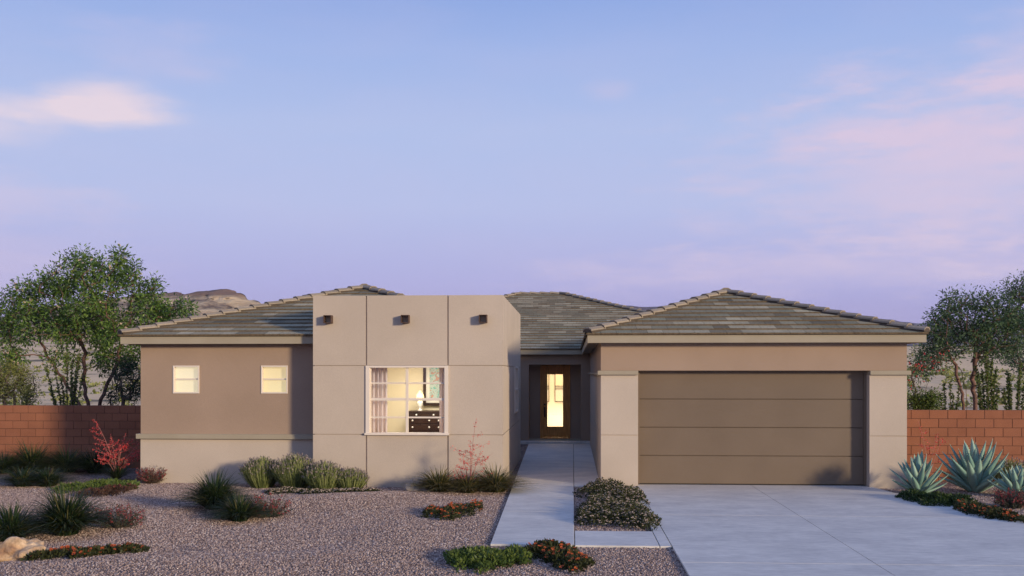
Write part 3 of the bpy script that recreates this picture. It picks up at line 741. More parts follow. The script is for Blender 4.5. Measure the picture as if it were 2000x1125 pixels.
# hall pictures
def hall_pic_mat():
    m = bpy.data.materials.new('seascape_print'); m.use_nodes = True; N = m.node_tree.nodes; L = m.node_tree.links; p = N['Principled BSDF']
    tc = N.new('ShaderNodeTexCoord'); sp = N.new('ShaderNodeSeparateXYZ'); nz = N.new('ShaderNodeTexNoise'); nz.inputs['Scale'].default_value = 9
    L.new(tc.outputs['Object'], sp.inputs[0]); L.new(tc.outputs['Object'], nz.inputs[0])
    a = N.new('ShaderNodeMath'); a.operation = 'MULTIPLY_ADD'; a.inputs[1].default_value = .08; L.new(nz.outputs[0], a.inputs[0]); L.new(sp.outputs[2], a.inputs[2])
    cr = N.new('ShaderNodeValToRGB'); e = cr.color_ramp.elements; e[0].color = (.8,.72,.55,1); e[1].color = (.85,.74,.5,1)
    mr = N.new('ShaderNodeMapRange'); mr.inputs[1].default_value = 1.4; mr.inputs[2].default_value = 2.5; L.new(a.outputs[0], mr.inputs[0]); L.new(mr.outputs[0], cr.inputs[0])
    for q, c in ((.36,(.78,.72,.6)),(.42,(.28,.25,.2)),(.47,(.5,.44,.34)),(.51,(.24,.21,.17)),(.56,(.83,.74,.52))): k = e.new(q); k.color = (*c, 1)
    L.new(cr.outputs[0], p.inputs['Base Color']); return m
hpm = hall_pic_mat()
for (a, e, lab) in ((-1.55, W(1072.5,40.4), 'narrow seascape picture at the left of the hall seen through the door glass'), (W(1083.5,40.4), W(1083.5,40.4)+.62, 'wider seascape picture at the right of the hall seen through the door glass')):
    t = thing('framed_picture', lab, 'picture', 'pictures in the entrance hall')
    z0, z1 = Zf(785, -.6, 40.4), 2.8
    m = MB()
    for bx in ((a,a+.02,z0,z1),(e-.02,e,z0,z1),(a+.02,e-.02,z0,z0+.02),(a+.02,e-.02,z1-.02,z1)): m.box(bx[0],bx[1],40.44,40.49,bx[2],bx[3])
    m.build('frame', M['darkwood'], t)
    m = MB(); m.box(a+.02,e-.02,40.46,40.48,z0+.02,z1-.02); m.build('print', hpm, t)
    settle(t, ((a+e)/2, 40.48, z0))

# ------------------------------------------------------------- block walls
def blockwall(x0, x1, y, label, courses=8, seed=0):
    t = thing('block_wall', label, 'wall'); rr = random.Random(seed)
    m = MB(); bw, bh, dpt, j = .406, .203, .19, .013
    for c_ in range(courses):
        x = x0-(c_ % 2)*bw/2
        while x < x1:
            a, e = max(x, x0), min(x+bw-j, x1)
            if e-a > .03:
                q = rr.uniform(-.0015, .0015); m.box(a, e, y+q, y+dpt, c_*bh, c_*bh+bh-j, 0, rr.random())
            x += bw
    m.build('block_face', M['block'], t, bevel=.004)
    m = MB(); m.box(x0+.01, x1-.01, y+.007, y+dpt-.006, 0, courses*bh-.012); m.build('mortar', M['mortar'], t)
    settle(t, ((x0+x1)/2, y, 0))
blockwall(-24, XL-.002, 25.7, 'reddish brown concrete block wall running left from the house', seed=1)
blockwall(XG1+.002, 22, 23.7, 'bright terracotta block wall right of the garage behind the agaves', seed=2)

# ------------------------------------------------------------------- plants
def leaf(mb, p, d, s, w, t, rr, mi=0):
    d = d.normalized(); a = d.cross(Vector((rr.uniform(-1,1), rr.uniform(-1,1), rr.uniform(-1,1))))
    if a.length < 1e-3: a = Vector((1,0,0))
    a.normalize(); a *= w*.5
    mb.face([p, p+d*s*.45+a, p+d*s, p+d*s*.45-a], mi, t)
def rdir(rr):
    while True:
        v = Vector((rr.uniform(-1,1), rr.uniform(-1,1), rr.uniform(-1,1)))
        if .01 < v.length < 1: return v.normalized()

def tree(name, label, cat, Y, trunks, lobes, nleaf, ls, lmat, bmat, seed, group=None, natt=260, dr=1.2, blossom=0, bm='white_fl', r0=.0066, clump=.28, base=None):
    """trunks: chains of pixels at distance Y; lobes: (px,py,rx,ry) clouds of twig ends the branches grow to"""
    rr = random.Random(seed); root = thing(name, label, cat, group)
    nodes = []; par = []
    for chn in trunks:
        prev = -1
        for k, (px, py, dy) in enumerate(chn):
            X = W(px, Y+dy); Z = 0 if k == 0 else Zf(py, X, Y+dy)
            P_ = Vector((X, Y+dy, max(0, Z)))
            if prev >= 0:                               # finer, slightly wandering trunk
                A = nodes[prev]; n = 4
                for q in range(1, n):
                    nodes.append(A.lerp(P_, q/n)+rdir(rr)*.05); par.append(prev); prev = len(nodes)-1
            nodes.append(P_); par.append(prev); prev = len(nodes)-1
    nt0 = len(nodes)
    att = []; tot = sum(l[2]*l[3] for l in lobes)
    for (px, py, rx, ry) in lobes:
        n = int(natt*rx*ry/tot)+2
        cX = W(px, Y); cZ = Zf(py, cX, Y); sc = dep(cX, Y)/2000
        for _ in range(n):
            v = rdir(rr)*(rr.random()**.42)
            att.append(Vector((cX+v.x*rx*sc, Y+v.y*dr*min(1.2, rx/60), cZ+v.z*ry*sc)))
    c0 = nodes[-1]
    att.sort(key=lambda p: min((p-nodes[i]).length for i in range(nt0)))
    tips = []
    for p in att:
        best = min(range(len(nodes)), key=lambda i: (nodes[i]-p).length+(.0 if nodes[i].z < p.z else (nodes[i].z-p.z)*1.2)+(0 if i > 3 else 1))
        A = nodes[best]; L_ = (p-A).length; n = max(1, min(5, int(L_/.28))); prev = best
        for q in range(1, n+1):
            f = q/n; v = A.lerp(p, f)+Vector((0,0,.12*L_*sin(pi*f)*.6))+(rdir(rr)*.04*L_ if q < n else Vector((0,0,0)))
            nodes.append(v); par.append(prev); prev = len(nodes)-1
        tips.append(prev)
    cnt = [0]*len(nodes)
    for t_ in tips:
        i = t_
        while i >= 0: cnt[i] += 1; i = par[i]
    m = MB()
    for i in range(len(nodes)):
        if par[i] < 0: continue
        ra = r0*max(1, cnt[par[i]])**.40; rb = r0*max(1, cnt[i])**.40
        ra = min(ra, rb*1.35)
        m.tube(nodes[par[i]], nodes[i]+(nodes[i]-nodes[par[i]])*.03, ra, rb, 7 if rb > .03 else 4)
    m.build('trunk', bmat, root, smooth=True)
    m = MB(); per = max(1, nleaf//max(1, len(tips))); bl = MB()
    for t_ in tips:
        p = nodes[t_]; d0 = (p-nodes[par[t_]]).normalized(); shade = rr.random()
        for q in range(int(per*rr.uniform(.35, 1.65))):
            off = rdir(rr)*(rr.random()**.6)*clump; c1 = p+off+d0*rr.uniform(-.2, .12)
            dd = (off.normalized()+Vector((0,0,-.35))+d0*.5+rdir(rr)*.6)
            tt = min(1, max(0, .25+.35*shade+rr.uniform(-.25, .4)))
            leaf(m, c1, dd, ls*rr.uniform(.7, 1.25), ls*.36, tt, rr)
        if rr.random() < blossom:
            for q in range(2):
                c1 = p+rdir(rr)*clump*.9
                for z in range(5): leaf(bl, c1, rdir(rr), ls*.5, ls*.4, rr.random(), rr)
    m.build('crown', lmat, root)
    if bl.f: tag(bl.build('blossom', M[bm], root), kind='stuff')
    b0 = nodes[0]; settle(root, (b0.x, b0.y, 0)); return root

tree('tree', 'tall spreading green tree with pale blossoms behind the left block wall', 'tree', 28.6,
     [[(172,0,0),(172,785,0),(163,735,.1),(168,690,.2),(150,640,0)], [(186,0,-.2),(195,790,-.2),(212,745,-.3),(232,705,-.3),(236,660,-.2)],
      [(165,0,.2),(160,800,.3),(128,750,.4),(100,705,.3),(78,668,.3)]],
     [(38,590,46,36),(78,560,34,26),(120,555,40,44),(150,515,34,24),(190,535,44,36),(226,512,30,24),(255,548,34,30),(285,575,30,34),(190,595,80,56),(90,625,72,40),(25,640,36,38),(150,650,70,32),(235,648,55,36),(322,602,38,24),(356,606,24,16),(300,622,40,20),(262,690,24,30),(215,700,34,26),(120,700,26,20),(20,700,24,26)],
     27000, .115, M['leaf'], M['bark'], 5, natt=420, blossom=.30, clump=.28)
tree('shrub', 'olive green rounded shrub above the far left end of the block wall', 'shrub', 28.0,
     [[(28,0,0),(28,770,0)], [(15,0,.1),(8,775,0)], [(45,0,.1),(52,775,0)]], [(28,745,44,40),(-15,750,36,36),(62,775,18,18),(20,725,30,20)], 6000, .07, M['leafO'], M['twig'], 6, natt=150, dr=.6, clump=.2, r0=.008)
tree('shrub', 'dark green shrub over the block wall against the house corner', 'shrub', 28.0,
     [[(240,0,0),(242,775,0)], [(225,0,0),(215,780,0)]], [(250,740,36,42),(222,768,18,22),(268,765,20,26),(255,715,24,18)], 5000, .065, M['leafD'], M['twig'], 8, natt=130, dr=.6, clump=.2, r0=.008)

def cane_plant(label, Y, basepx, canes, seed, top=None, lm='leafY', nl=190):
    """upright canes clothed in small leaves"""
    rr = random.Random(seed); t = thing('ocotillo', label, 'plant'); s = MB(); l = MB()
    for (px, py, bp) in canes:
        A = Vector((W(bp, Y), Y+rr.uniform(-.12, .12), 0)); B = Vector((W(px, Y), Y+rr.uniform(-.3, .3), Zf(py, W(px, Y), Y)))
        mid = A.lerp(B, .5)+Vector(((A.x-B.x)*.18, 0, .1)); pts = []
        for k in range(13):
            f = k/12; pts.append(A*(1-f)**2+mid*2*f*(1-f)+B*f*f)
        for k in range(12): s.tube(pts[k], pts[k+1], .022-.0012*k, .0208-.0012*k, 5)
        for k in range(int(nl*(B.z-A.z)/2)):
            f = rr.uniform(.25, 1); i = min(11, int(f*12)); p = pts[i].lerp(pts[i+1], f*12-i)
            leaf(l, p, rdir(rr)+Vector((0,0,.5)), rr.uniform(.06,.095), .04, rr.random(), rr)
    s.build('stem', M['twig'], t, smooth=True); l.build('foliage', M[lm], t); settle(t, (W(basepx, Y), Y, 0))
cane_plant('leafy green upright canes over the left wall in front of the tree trunks', 27.4, 132,
    [(88,715,128),(100,700,130),(112,735,131),(122,690,132),(135,705,134),(150,700,135),(158,690,136),(168,730,136),(105,760,129),(145,745,134)], 3)
cane_plant('tall bundle of leafy green canes above the right block wall', 26.2, 1932,
    [(1902,740,1926),(1910,715,1928),(1918,722,1930),(1925,700,1931),(1934,690,1932),(1944,705,1935),(1952,720,1937),(1915,765,1928),(1948,755,1936)], 4, nl=260)
cane_plant('second bundle of leafy canes at the right edge of the photo', 26.4, 1978,
    [(1965,725,1974),(1975,735,1977),(1984,710,1979),(1992,735,1982),(2002,740,1984),(1958,760,1973)], 9, nl=260)
cane_plant('short wavy leafy canes beside the pink trunks over the right wall', 26.0, 1856,
    [(1840,768,1850),(1858,745,1855),(1868,770,1860),(1872,755,1862),(1848,750,1852)], 12, nl=190)

tree('tree', 'airy green tree with pinkish trunks behind the right block wall', 'tree', 28.2,
     [[(1880,0,0),(1882,790,0),(1876,755,0),(1868,720,.1),(1850,690,.1)], [(1892,0,.2),(1905,785,.2),(1898,740,.2),(1905,700,.1),(1900,650,0)], [(1886,0,.3),(1888,780,.3),(1880,735,.4),(1862,700,.3)]],
     [(1835,640,34,30),(1868,605,38,32),(1905,588,34,26),(1915,640,50,38),(1860,668,50,32),(1945,610,34,36),(1812,690,24,22),(1800,720,20,14),(1935,680,40,28),(1980,655,26,40)],
     12500, .095, M['leafR'], M['bark'], 15, natt=310, clump=.27)
tree('tree', 'taller dark leafed tree cut off by the right edge of the photo', 'tree', 31.5,
     [[(2020,0,0),(2020,780,0),(2015,700,0),(2010,640,0)]],
     [(1985,575,28,22),(2020,560,40,30),(2040,610,50,50),(1978,620,22,32),(1995,690,34,34)], 9000, .09, M['leafR'], M['bark'], 16, natt=240, clump=.26)
tree('shrub', 'bright green low bush over the right wall beside the garage corner', 'shrub', 25.0,
     [[(1790,0,0),(1792,790,0)], [(1815,0,0),(1815,790,0)]], [(1782,782,16,16),(1800,778,16,18),(1820,776,16,16),(1812,790,24,10)], 2600, .075, M['leafY'], M['twig'], 17, natt=90, dr=.4, clump=.15, r0=.007)
tree('shrub', 'thin shrub with orange red flowers beside the garage eave', 'shrub', 26.5,
     [[(1812,0,0),(1812,770,0),(1808,740,0)], [(1795,0,0),(1788,760,0),(1782,730,0)]], [(1795,712,24,6),(1822,705,22,10),(1785,735,12,22),(1838,698,14,8)], 500, .07, M['leafR'], M['twig'], 18, natt=30, dr=.5, clump=.18, r0=.006, blossom=.95, bm='red')

# the evening air: one even, closed volume round the whole place
hz = MB(); hz.box(-2100, 2100, -260, 2400, -12, 108)
hm = bpy.data.materials.new('evening_air'); hm.use_nodes = True; hn = hm.node_tree.nodes; hn.remove(hn['Principled BSDF'])
pv = hn.new('ShaderNodeVolumePrincipled'); pv.inputs['Density'].default_value = .00013; pv.inputs['Color'].default_value = (.80,.86,1,1); pv.inputs['Anisotropy'].default_value = 0
hm.node_tree.links.new(pv.outputs[0], hn['Material Output'].inputs['Volume'])
tag(hz.build('haze', hm), 'thin evening haze over the desert and the far hills', 'haze', kind='stuff')

# scattered desert shrubs on the slope behind the walls: nobody could count them
m = MB(); rr = random.Random(44)
for _ in range(700):
    y = rr.uniform(62, 260); x = rr.choice([rr.uniform(-.62,-.33), rr.uniform(.28,.52)])*y; z = th(x, y); s = rr.uniform(.35, 1.1)
    for q in range(26):
        v = rdir(rr); v.z = abs(v.z)*.7; leaf(m, Vector((x,y,z))+v*s*rr.random(), rdir(rr), s*.45, s*.28, rr.random(), rr)
tag(m.build('desert_scrub', M['leafO']), 'scattered olive scrub dotting the sandy slope behind the walls', 'scrub', kind='stuff')

def tuft(label, px, py, rad, hgt, n, gm='grass', seed=0, group='strappy ornamental grass clumps', wd=.016, name='grass_clump'):
    rr = random.Random(seed+100); X, Y = G(px, py); Z = gh(X, Y); m = MB()
    for _ in range(n):
        a = rr.uniform(0, 2*pi); lean = rr.random()**.62; L_ = hgt*rr.uniform(.6, 1.12)*1.25
        out = Vector((cos(a), sin(a), 0)); base = Vector((X, Y, Z))+out*rad*.28*rr.random(); sd = Vector((-sin(a), cos(a), 0))
        reach = rad*(.25+lean*1.35)*rr.uniform(.8,1.15); top = hgt*rr.uniform(.6, 1.12)*(1-.45*lean*lean); tt = rr.random()*.72 if rr.random() < .88 else 1
        pts = []; K = 5
        for k in range(K+1):
            f = k/K; h_ = top*(1.9*f-1.0*f*f*(.6+.75*lean)); pts.append((base+out*reach*f**1.35+Vector((0,0,max(.005,h_))), wd*(1-f**1.6)*.5+.0012))
        tw = sd*1+out*rr.uniform(-.5,.5)+Vector((0,0,rr.uniform(-.3,.3)))
        for k in range(K):
            (p, w0), (q, w1) = pts[k], pts[k+1]
            m.face([p-tw*w0, p+tw*w0, q+tw*w1, q-tw*w1], 0, min(1, tt*(.75+.1*k)))
    o = m.build(name, M[gm]); tag(o, label, 'grass', group); o.data.transform(__import__('mathutils').Matrix.Translation((-X,-Y,-Z))); o.location = (X,Y,Z); return o
def px2m(px, py): X, Y = G(px, py); return dep(X, Y)/2000
T_ = [('dark strappy grass at the far left foot of the block wall', 8, 924, 44, 36, 300),
 ('wide dark grass mound in the back row against the left block wall', 62, 922, 52, 46, 420),
 ('dark grass clump in the back row between two others by the left block wall', 130, 922, 48, 40, 360),
 ('dark grass clump behind the red flower stalks at the left block wall', 186, 923, 44, 38, 320),
 ('small grass clump in front of the leftmost back row grass', 44, 950, 40, 32, 300),
 ('spiky grass clump left of the yellow green ground cover', 92, 950, 40, 30, 340),
 ('largest dark green grass clump behind the tan boulder', 130, 1050, 62, 72, 620),
 ('dark grass clump behind the boulder cut off by the left edge', 22, 1058, 58, 56, 480),
 ('large dark grass clump alone in the middle of the left gravel', 418, 1003, 50, 56, 560),
 ('lower grass clump joined to the front right of the middle gravel clump', 468, 1018, 44, 42, 420)]
for i, (lab, px, py, r_, h_, n) in enumerate(T_):
    k = px2m(px, py); tuft(lab, px, py, r_*k*1.15, h_*k*1.08, int(n*1.9), 'grass', i)
for i, (lab, px, py, r_, h_, n) in enumerate([('golden green grass clump beside the pale rock under the big window', 858, 962, 38, 36, 380),
        ('golden green grass clump between two others at the foot of the pink stalk', 914, 963, 34, 32, 330),
        ('golden green grass clump at the bay corner next to the walkway', 968, 961, 40, 40, 400)]):
    k = px2m(px, py); tuft(lab, px, py, r_*k*1.4, h_*k*1.08, int(n*2.0), 'grassG', 30+i, 'golden grass clumps by the bay')

def lavender(label, px, py, r_, h_, n, seed, name='lavender_bush'):
    rr = random.Random(seed); X, Y = G(px, py); k = px2m(px, py); rad = r_*k*1.25; hgt = h_*k; t = thing(name, label, 'shrub', 'lavender bushes' ); s = MB(); f = MB()
    for _ in range(n):
        a = rr.uniform(0, 2*pi); le = sqrt(rr.random()); out = Vector((cos(a), sin(a), 0)); L_ = rr.uniform(.72, 1.05)
        A = Vector((X, Y, 0))+out*rad*.45*le; B = Vector((X, Y, 0))+out*rad*le*rr.uniform(.85,1.1)+Vector((0,0,hgt*L_*sqrt(max(.1, 1-.62*le*le))))
        mid = A.lerp(B, .5)+out*rad*.05*le-Vector((0,0,.0)); w0 = .006; sd = Vector((-sin(a), cos(a), 0))+rdir(rr)*.5; tt = rr.random()
        s.face([A-sd*w0, A+sd*w0, mid+sd*w0, mid-sd*w0], 0, tt*.7); s.face([mid-sd*w0, mid+sd*w0, B+sd*w0*.5, B-sd*w0*.5], 0, tt)
        for q in range(5): leaf(s, A.lerp(B, rr.uniform(.25,.9)), (B-A).normalized()+rdir(rr)*.5, .06, .011, rr.random(), rr)
        if rr.random() < .30:
            for q in range(2): leaf(f, B-(B-A).normalized()*.02*q, (B-A).normalized()+rdir(rr)*.4, .045, .02, rr.random(), rr)
    s.build('foliage', M['lav'], t); tag(f.build('blossom', M['lavf'], t), kind='stuff'); settle(t, (X,Y,0))
lavender('leftmost grey green lavender bush against the lower wall left of the bay', 512, 952, 34, 60, 1500, 1)
lavender('tallest lavender bush standing at the left corner of the bay', 576, 955, 37, 68, 1800, 2)
lavender('medium lavender bush third from the left in front of the bay', 634, 960, 34, 58, 1500, 3)
lavender('smallest lavender bush at the right end of its row below the window', 684, 960, 29, 46, 1200, 4)
lavender('grey green bush behind the right hand agave by the terracotta wall', 1975, 946, 34, 50, 700, 5, 'shrub')

def cover(label, blobs, hgt, n, lm, ls, seed, flowers=0, fs=.03, fm='white_fl', name='ground_cover', cat='ground cover', group=None, gaz=0):
    """low mat of leaves over elliptical blobs (px,py,rx,ry in photo pixels on the ground)"""
    rr = random.Random(seed); t = thing(name, label, cat, group); l = MB(); f = MB()
    cs = []
    for (px, py, rx, ry) in blobs:
        X, Y = G(px, py); k = dep(X, Y)/2000; X2, Y2 = G(px, py-ry); X3, Y3 = G(px, py+ry)
        cs.append((X, Y, rx*k, abs(Y2-Y3)/2))
    A = [c_[2]*c_[3] for c_ in cs]; tot = sum(A); tops = []
    for c_, a_ in zip(cs, A):
        for _ in range(int(n*a_/tot)):
            an = rr.uniform(0, 2*pi); q = sqrt(rr.random()); edge = 1+.22*sin(an*3+c_[0]*5)+.12*sin(an*7+c_[1]); q *= edge*rr.uniform(.85, 1.08)
            x = c_[0]+cos(an)*q*c_[2]; y = c_[1]+sin(an)*q*c_[3]
            bump = .65+.5*noise.noise(Vector((x*4.5, y*4.5, seed)))
            top = hgt*bump*sqrt(max(.04, 1-min(1, q/edge)**2.4)); z = top*rr.random()**.35
            zg = gh(x, y); on = .055 if False else 0
            d = Vector((cos(an)*.6, sin(an)*.6, rr.uniform(.1,1)))+rdir(rr)*.7
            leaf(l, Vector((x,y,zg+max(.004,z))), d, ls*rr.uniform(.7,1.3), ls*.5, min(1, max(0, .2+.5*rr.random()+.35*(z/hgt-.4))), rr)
            if z > top*.6: tops.append((x, y, zg+z+ls*.4))
    l.build('foliage', M[lm], t)
    if flowers:
        for _ in range(flowers):
            x, y, z = rr.choice(tops); c_ = Vector((x, y, z+fs*.2))
            for q in range(5):
                a = 2*pi*q/5+rr.random(); leaf(f, c_, Vector((cos(a), sin(a), rr.uniform(-.1,.5))), fs*.6, fs*.45, rr.random(), rr)
        tag(f.build('blossom', M[fm], t), kind='stuff')
    if gaz:
        for i in range(gaz):
            x, y, z = rr.choice(tops); s = rr.uniform(.55, .85)
            src = GAZ[i % 3]; o = bpy.data.objects.new('flower', src); COL.objects.link(o); o.parent = t
            o.matrix_parent_inverse.identity()
            o.location = (x, y, z+rr.uniform(.0, .035)); o.scale = (s,)*3
            o.rotation_euler = (rr.uniform(.1, .75), rr.uniform(-.4,.4), rr.uniform(-.5,.5))
    X, Y = cs[0][0], cs[0][1]; t.location = (X, Y, gh(X, Y))
    for c_ in t.children: c_.location = (c_.location[0]-X, c_.location[1]-Y, c_.location[2]-gh(X, Y))
    return t
def gazania(seed):
    rr = random.Random(seed); m = MB(); n = 11
    for k in range(n):
        a = 2*pi*k/n; c_ = Vector((cos(a), sin(a), 0)); s = Vector((-sin(a), cos(a), 0)); up = Vector((0,0,1))
        m.face([c_*.006, c_*.022+s*.0085+up*.004, c_*.034+up*rr.uniform(.004,.012), c_*.022-s*.0085+up*.004], 0, rr.random())
    m.lathe([(0,.008),(.007,.007),(.010,.003),(.009,0)], (0,0,0), 10, 1)
    m.tube((0,0,-.05),(0,0,.002), .0022, .0026, 5, 2)
    return m.data('flower', [M['orange'], M['ocentre'], M['cover']])
GAZ = [gazania(i) for i in range(3)]

cover('dark mat dotted with tiny cream flowers below the lavender row', [(560,960,34,6),(620,963,50,6),(690,962,44,6)], .09, 7000, 'coverD', .04, 21, 900, .036, group='cream flowering mats')
cover('large mound of cream flowering cover between the walkway and the driveway', [(1185,962,50,17),(1215,975,52,14),(1180,998,50,22),(1230,1010,44,20),(1205,1022,64,13),(1262,1026,28,11),(1150,1015,28,12)], .26, 15000, 'coverD', .05, 22, 2300, .033, group='cream flowering mats')
cover('bright yellow green leafy ground cover below the red stalks at left', [(150,958,34,8),(200,952,40,9),(240,955,24,7)], .17, 3200, 'leafY', .065, 23)
cover('russet brown low ground cover in front of the yellow green one', [(195,966,26,8),(232,962,22,7)], .17, 2200, 'coverR', .05, 24, 60, .03, 'redS')
cover('green leafy ground cover at the bottom beside the orange flowers', [(910,1095,36,17),(960,1098,42,18),(1005,1094,30,14)], .15, 4600, 'leafY', .06, 25)
cover('dark green ground cover between the left agave and the driveway edge', [(1785,978,26,6),(1830,984,40,9),(1872,986,26,8)], .24, 5200, 'cover', .06, 26)
cover('patch of orange daisies in the gravel left of the walkway', [(850,1004,24,8),(890,1002,32,11),(925,994,18,7),(880,1014,18,5)], .13, 3000, 'coverD', .05, 27, name='daisy_patch', cat='flower patch', gaz=95, group='orange daisy patches')
cover('orange daisies at the bottom of the photo touching green ground cover', [(1050,1082,28,11),(1095,1092,36,17),(1125,1106,28,13),(1080,1078,30,9)], .15, 4300, 'coverD', .055, 28, name='daisy_patch', cat='flower patch', gaz=95, group='orange daisy patches')
cover('long strip of orange daisies beside the tan boulder at bottom left', [(78,1101,20,7),(120,1096,26,9),(170,1097,32,9),(215,1092,22,7),(258,1086,24,8)], .11, 3200, 'coverD', .055, 29, name='daisy_patch', cat='flower patch', gaz=70, group='orange daisy patches')
cover('orange daisies in front of the agaves by the driveway', [(1895,1000,24,9),(1930,1008,34,12),(1965,1016,24,9)], .20, 4200, 'coverD', .055, 30, name='daisy_patch', cat='flower patch', gaz=95, group='orange daisy patches')

def redshrub(label, px, py, r_, h_, n, seed, flow=.5, lm='shrubg'):
    rr = random.Random(seed); X, Y = G(px, py); Z = gh(X, Y); k = px2m(px, py); rad = r_*k; hgt = h_*k; t = thing('shrub', label, 'shrub', 'small red flowering shrubs'); s = MB(); l = MB(); f = MB()
    for _ in range(n):
        a = rr.uniform(0, 2*pi); le = sqrt(rr.random()); out = Vector((cos(a), sin(a), 0))
        A = Vector((X,Y,Z))+out*rad*.3*le; B = Vector((X,Y,Z))+out*rad*le*1.05+Vector((0,0,hgt*rr.uniform(.3,1.25)*(1-.2*le)))
        s.tube(A, A.lerp(B,.5)+rdir(rr)*.02, .004, .003, 3); s.tube(A.lerp(B,.5), B, .003, .002, 3)
        for q in range(11):
            fr_ = rr.uniform(.15, 1); leaf(l, A.lerp(B, fr_)+rdir(rr)*.02, rdir(rr)+Vector((0,0,.3)), .038, .016, rr.random(), rr)
        if rr.random() < flow:
            for q in range(9): leaf(f, A.lerp(B, rr.uniform(.72, 1.02))+rdir(rr)*.012, rdir(rr), .03, .018, rr.random(), rr)
    s.build('stem', M['twig'], t); l.build('foliage', M[lm], t); tag(f.build('blossom', M['redS'], t), kind='stuff'); settle(t, (X,Y,Z))
redshrub('red flowering shrub right of the largest dark grass clump', 232, 1038, 56, 40, 130, 1, .6)
redshrub('red flowering shrub right of the middle gravel grass clumps', 524, 1010, 46, 40, 130, 2, .65)
redshrub('russet twiggy shrub at the left front corner of the house', 297, 944, 30, 32, 170, 3, .45, 'coverR')
redshrub('dark red flowering shrub below the right hand agave', 1978, 992, 40, 34, 200, 4, .6)

def yucca(label, px, py, r_, stalks, seed, leafn=120, lh=40, dens=1.0):
    """fountain of narrow leaves and tall curved coral stalks; stalks: (tip px, tip py, side branches)"""
    rr = random.Random(seed); X, Y = G(px, py); Z = gh(X, Y); k = px2m(px, py); t = thing('red_yucca', label, 'plant', 'red yuccas'); m = MB()
    for _ in range(leafn):
        a = rr.uniform(0, 2*pi); out = Vector((cos(a), sin(a), 0)); le = rr.random(); L_ = lh*k*rr.uniform(.7,1.2); sd = Vector((-sin(a), cos(a), 0)); tt = rr.random()*.7; K = 5; pts = []
        for q in range(K+1):
            fz = q/K; pts.append((Vector((X,Y,Z))+out*(L_*fz*(.35+.75*le))+Vector((0,0,L_*(1-.55*le)*fz*(1.25-.5*fz*(1+le*.6))+.005)), .007*(1-fz)+.001))
        for q in range(K): (p, w0), (p2, w1) = pts[q], pts[q+1]; m.face([p-sd*w0, p+sd*w0, p2+sd*w1, p2-sd*w1], 0, tt)
    m.build('foliage', M['grass'], t)
    fb = MB()
    def blooms(A, B, n):
        for _ in range(int(n*dens)):
            p = A.lerp(B, rr.random()); d = rdir(rr)+Vector((0,0,-.2)); d.normalize(); q = p+d*.045
            for z in range(2): leaf(fb, p+d*.012, d+rdir(rr)*.25, .04, .013, rr.random(), rr)
    for (tx, ty, nb) in stalks:
        s = MB(); yy = Y+rr.uniform(-.1, .1); B = Vector((W(tx, yy), yy, Zf(ty, W(tx, yy), yy))); A = Vector((X+rr.uniform(-.03,.03), Y, Z))
        mid = A.lerp(B, .55); mid.x += (A.x-B.x)*.35; pts = [A*(1-q/10)**2+mid*2*(q/10)*(1-q/10)+B*(q/10)**2 for q in range(11)]
        for q in range(10): s.tube(pts[q], pts[q+1], .008-.0005*q, .0075-.0005*q, 5)
        blooms(pts[7], pts[8], 5); blooms(pts[8], pts[10], 14)
        for z in range(nb):
            fz = rr.uniform(3.2, 9); i = int(fz); p = pts[i].lerp(pts[i+1], fz-i); sg = rr.choice([-1,1]); ln = rr.uniform(.25,.62)*(1.15-fz/14)
            e = p+Vector((sg*ln, rr.uniform(-.2,.2), ln*rr.uniform(.05,.6))); md = p.lerp(e,.5)+Vector((0,0,-.04*ln))
            s.tube(p, md, .004, .0035, 4); s.tube(md, e, .0035, .002, 4); blooms(p.lerp(md,.4), md, 4); blooms(md, e, 9)
        s.build('flower_stalk', M['stalk'], t, smooth=True)
    tag(fb.build('blossom', M['red'], t), kind='stuff'); settle(t, (X,Y,Z))
yucca('red yucca with dense coral flower stalks at the left corner of the house', 228, 938, 40, [(183,818,5),(197,862,6),(216,851,7),(245,848,7),(271,866,5),(264,884,5),(234,866,7),(202,892,5)], 1, 260, 64, 1.35)
yucca('red yucca with thin pale pink stalk before the bay wall', 918, 963, 34, [(930,820,4),(925,868,8),(940,880,5),(905,900,5),(918,860,6)], 2, 120, 30, .75)
yucca('thin red yucca stalks between the two left agaves at right', 1815, 948, 30, [(1794,822,3),(1832,845,6),(1842,855,4),(1812,870,4)], 3, 60, 34, .8)

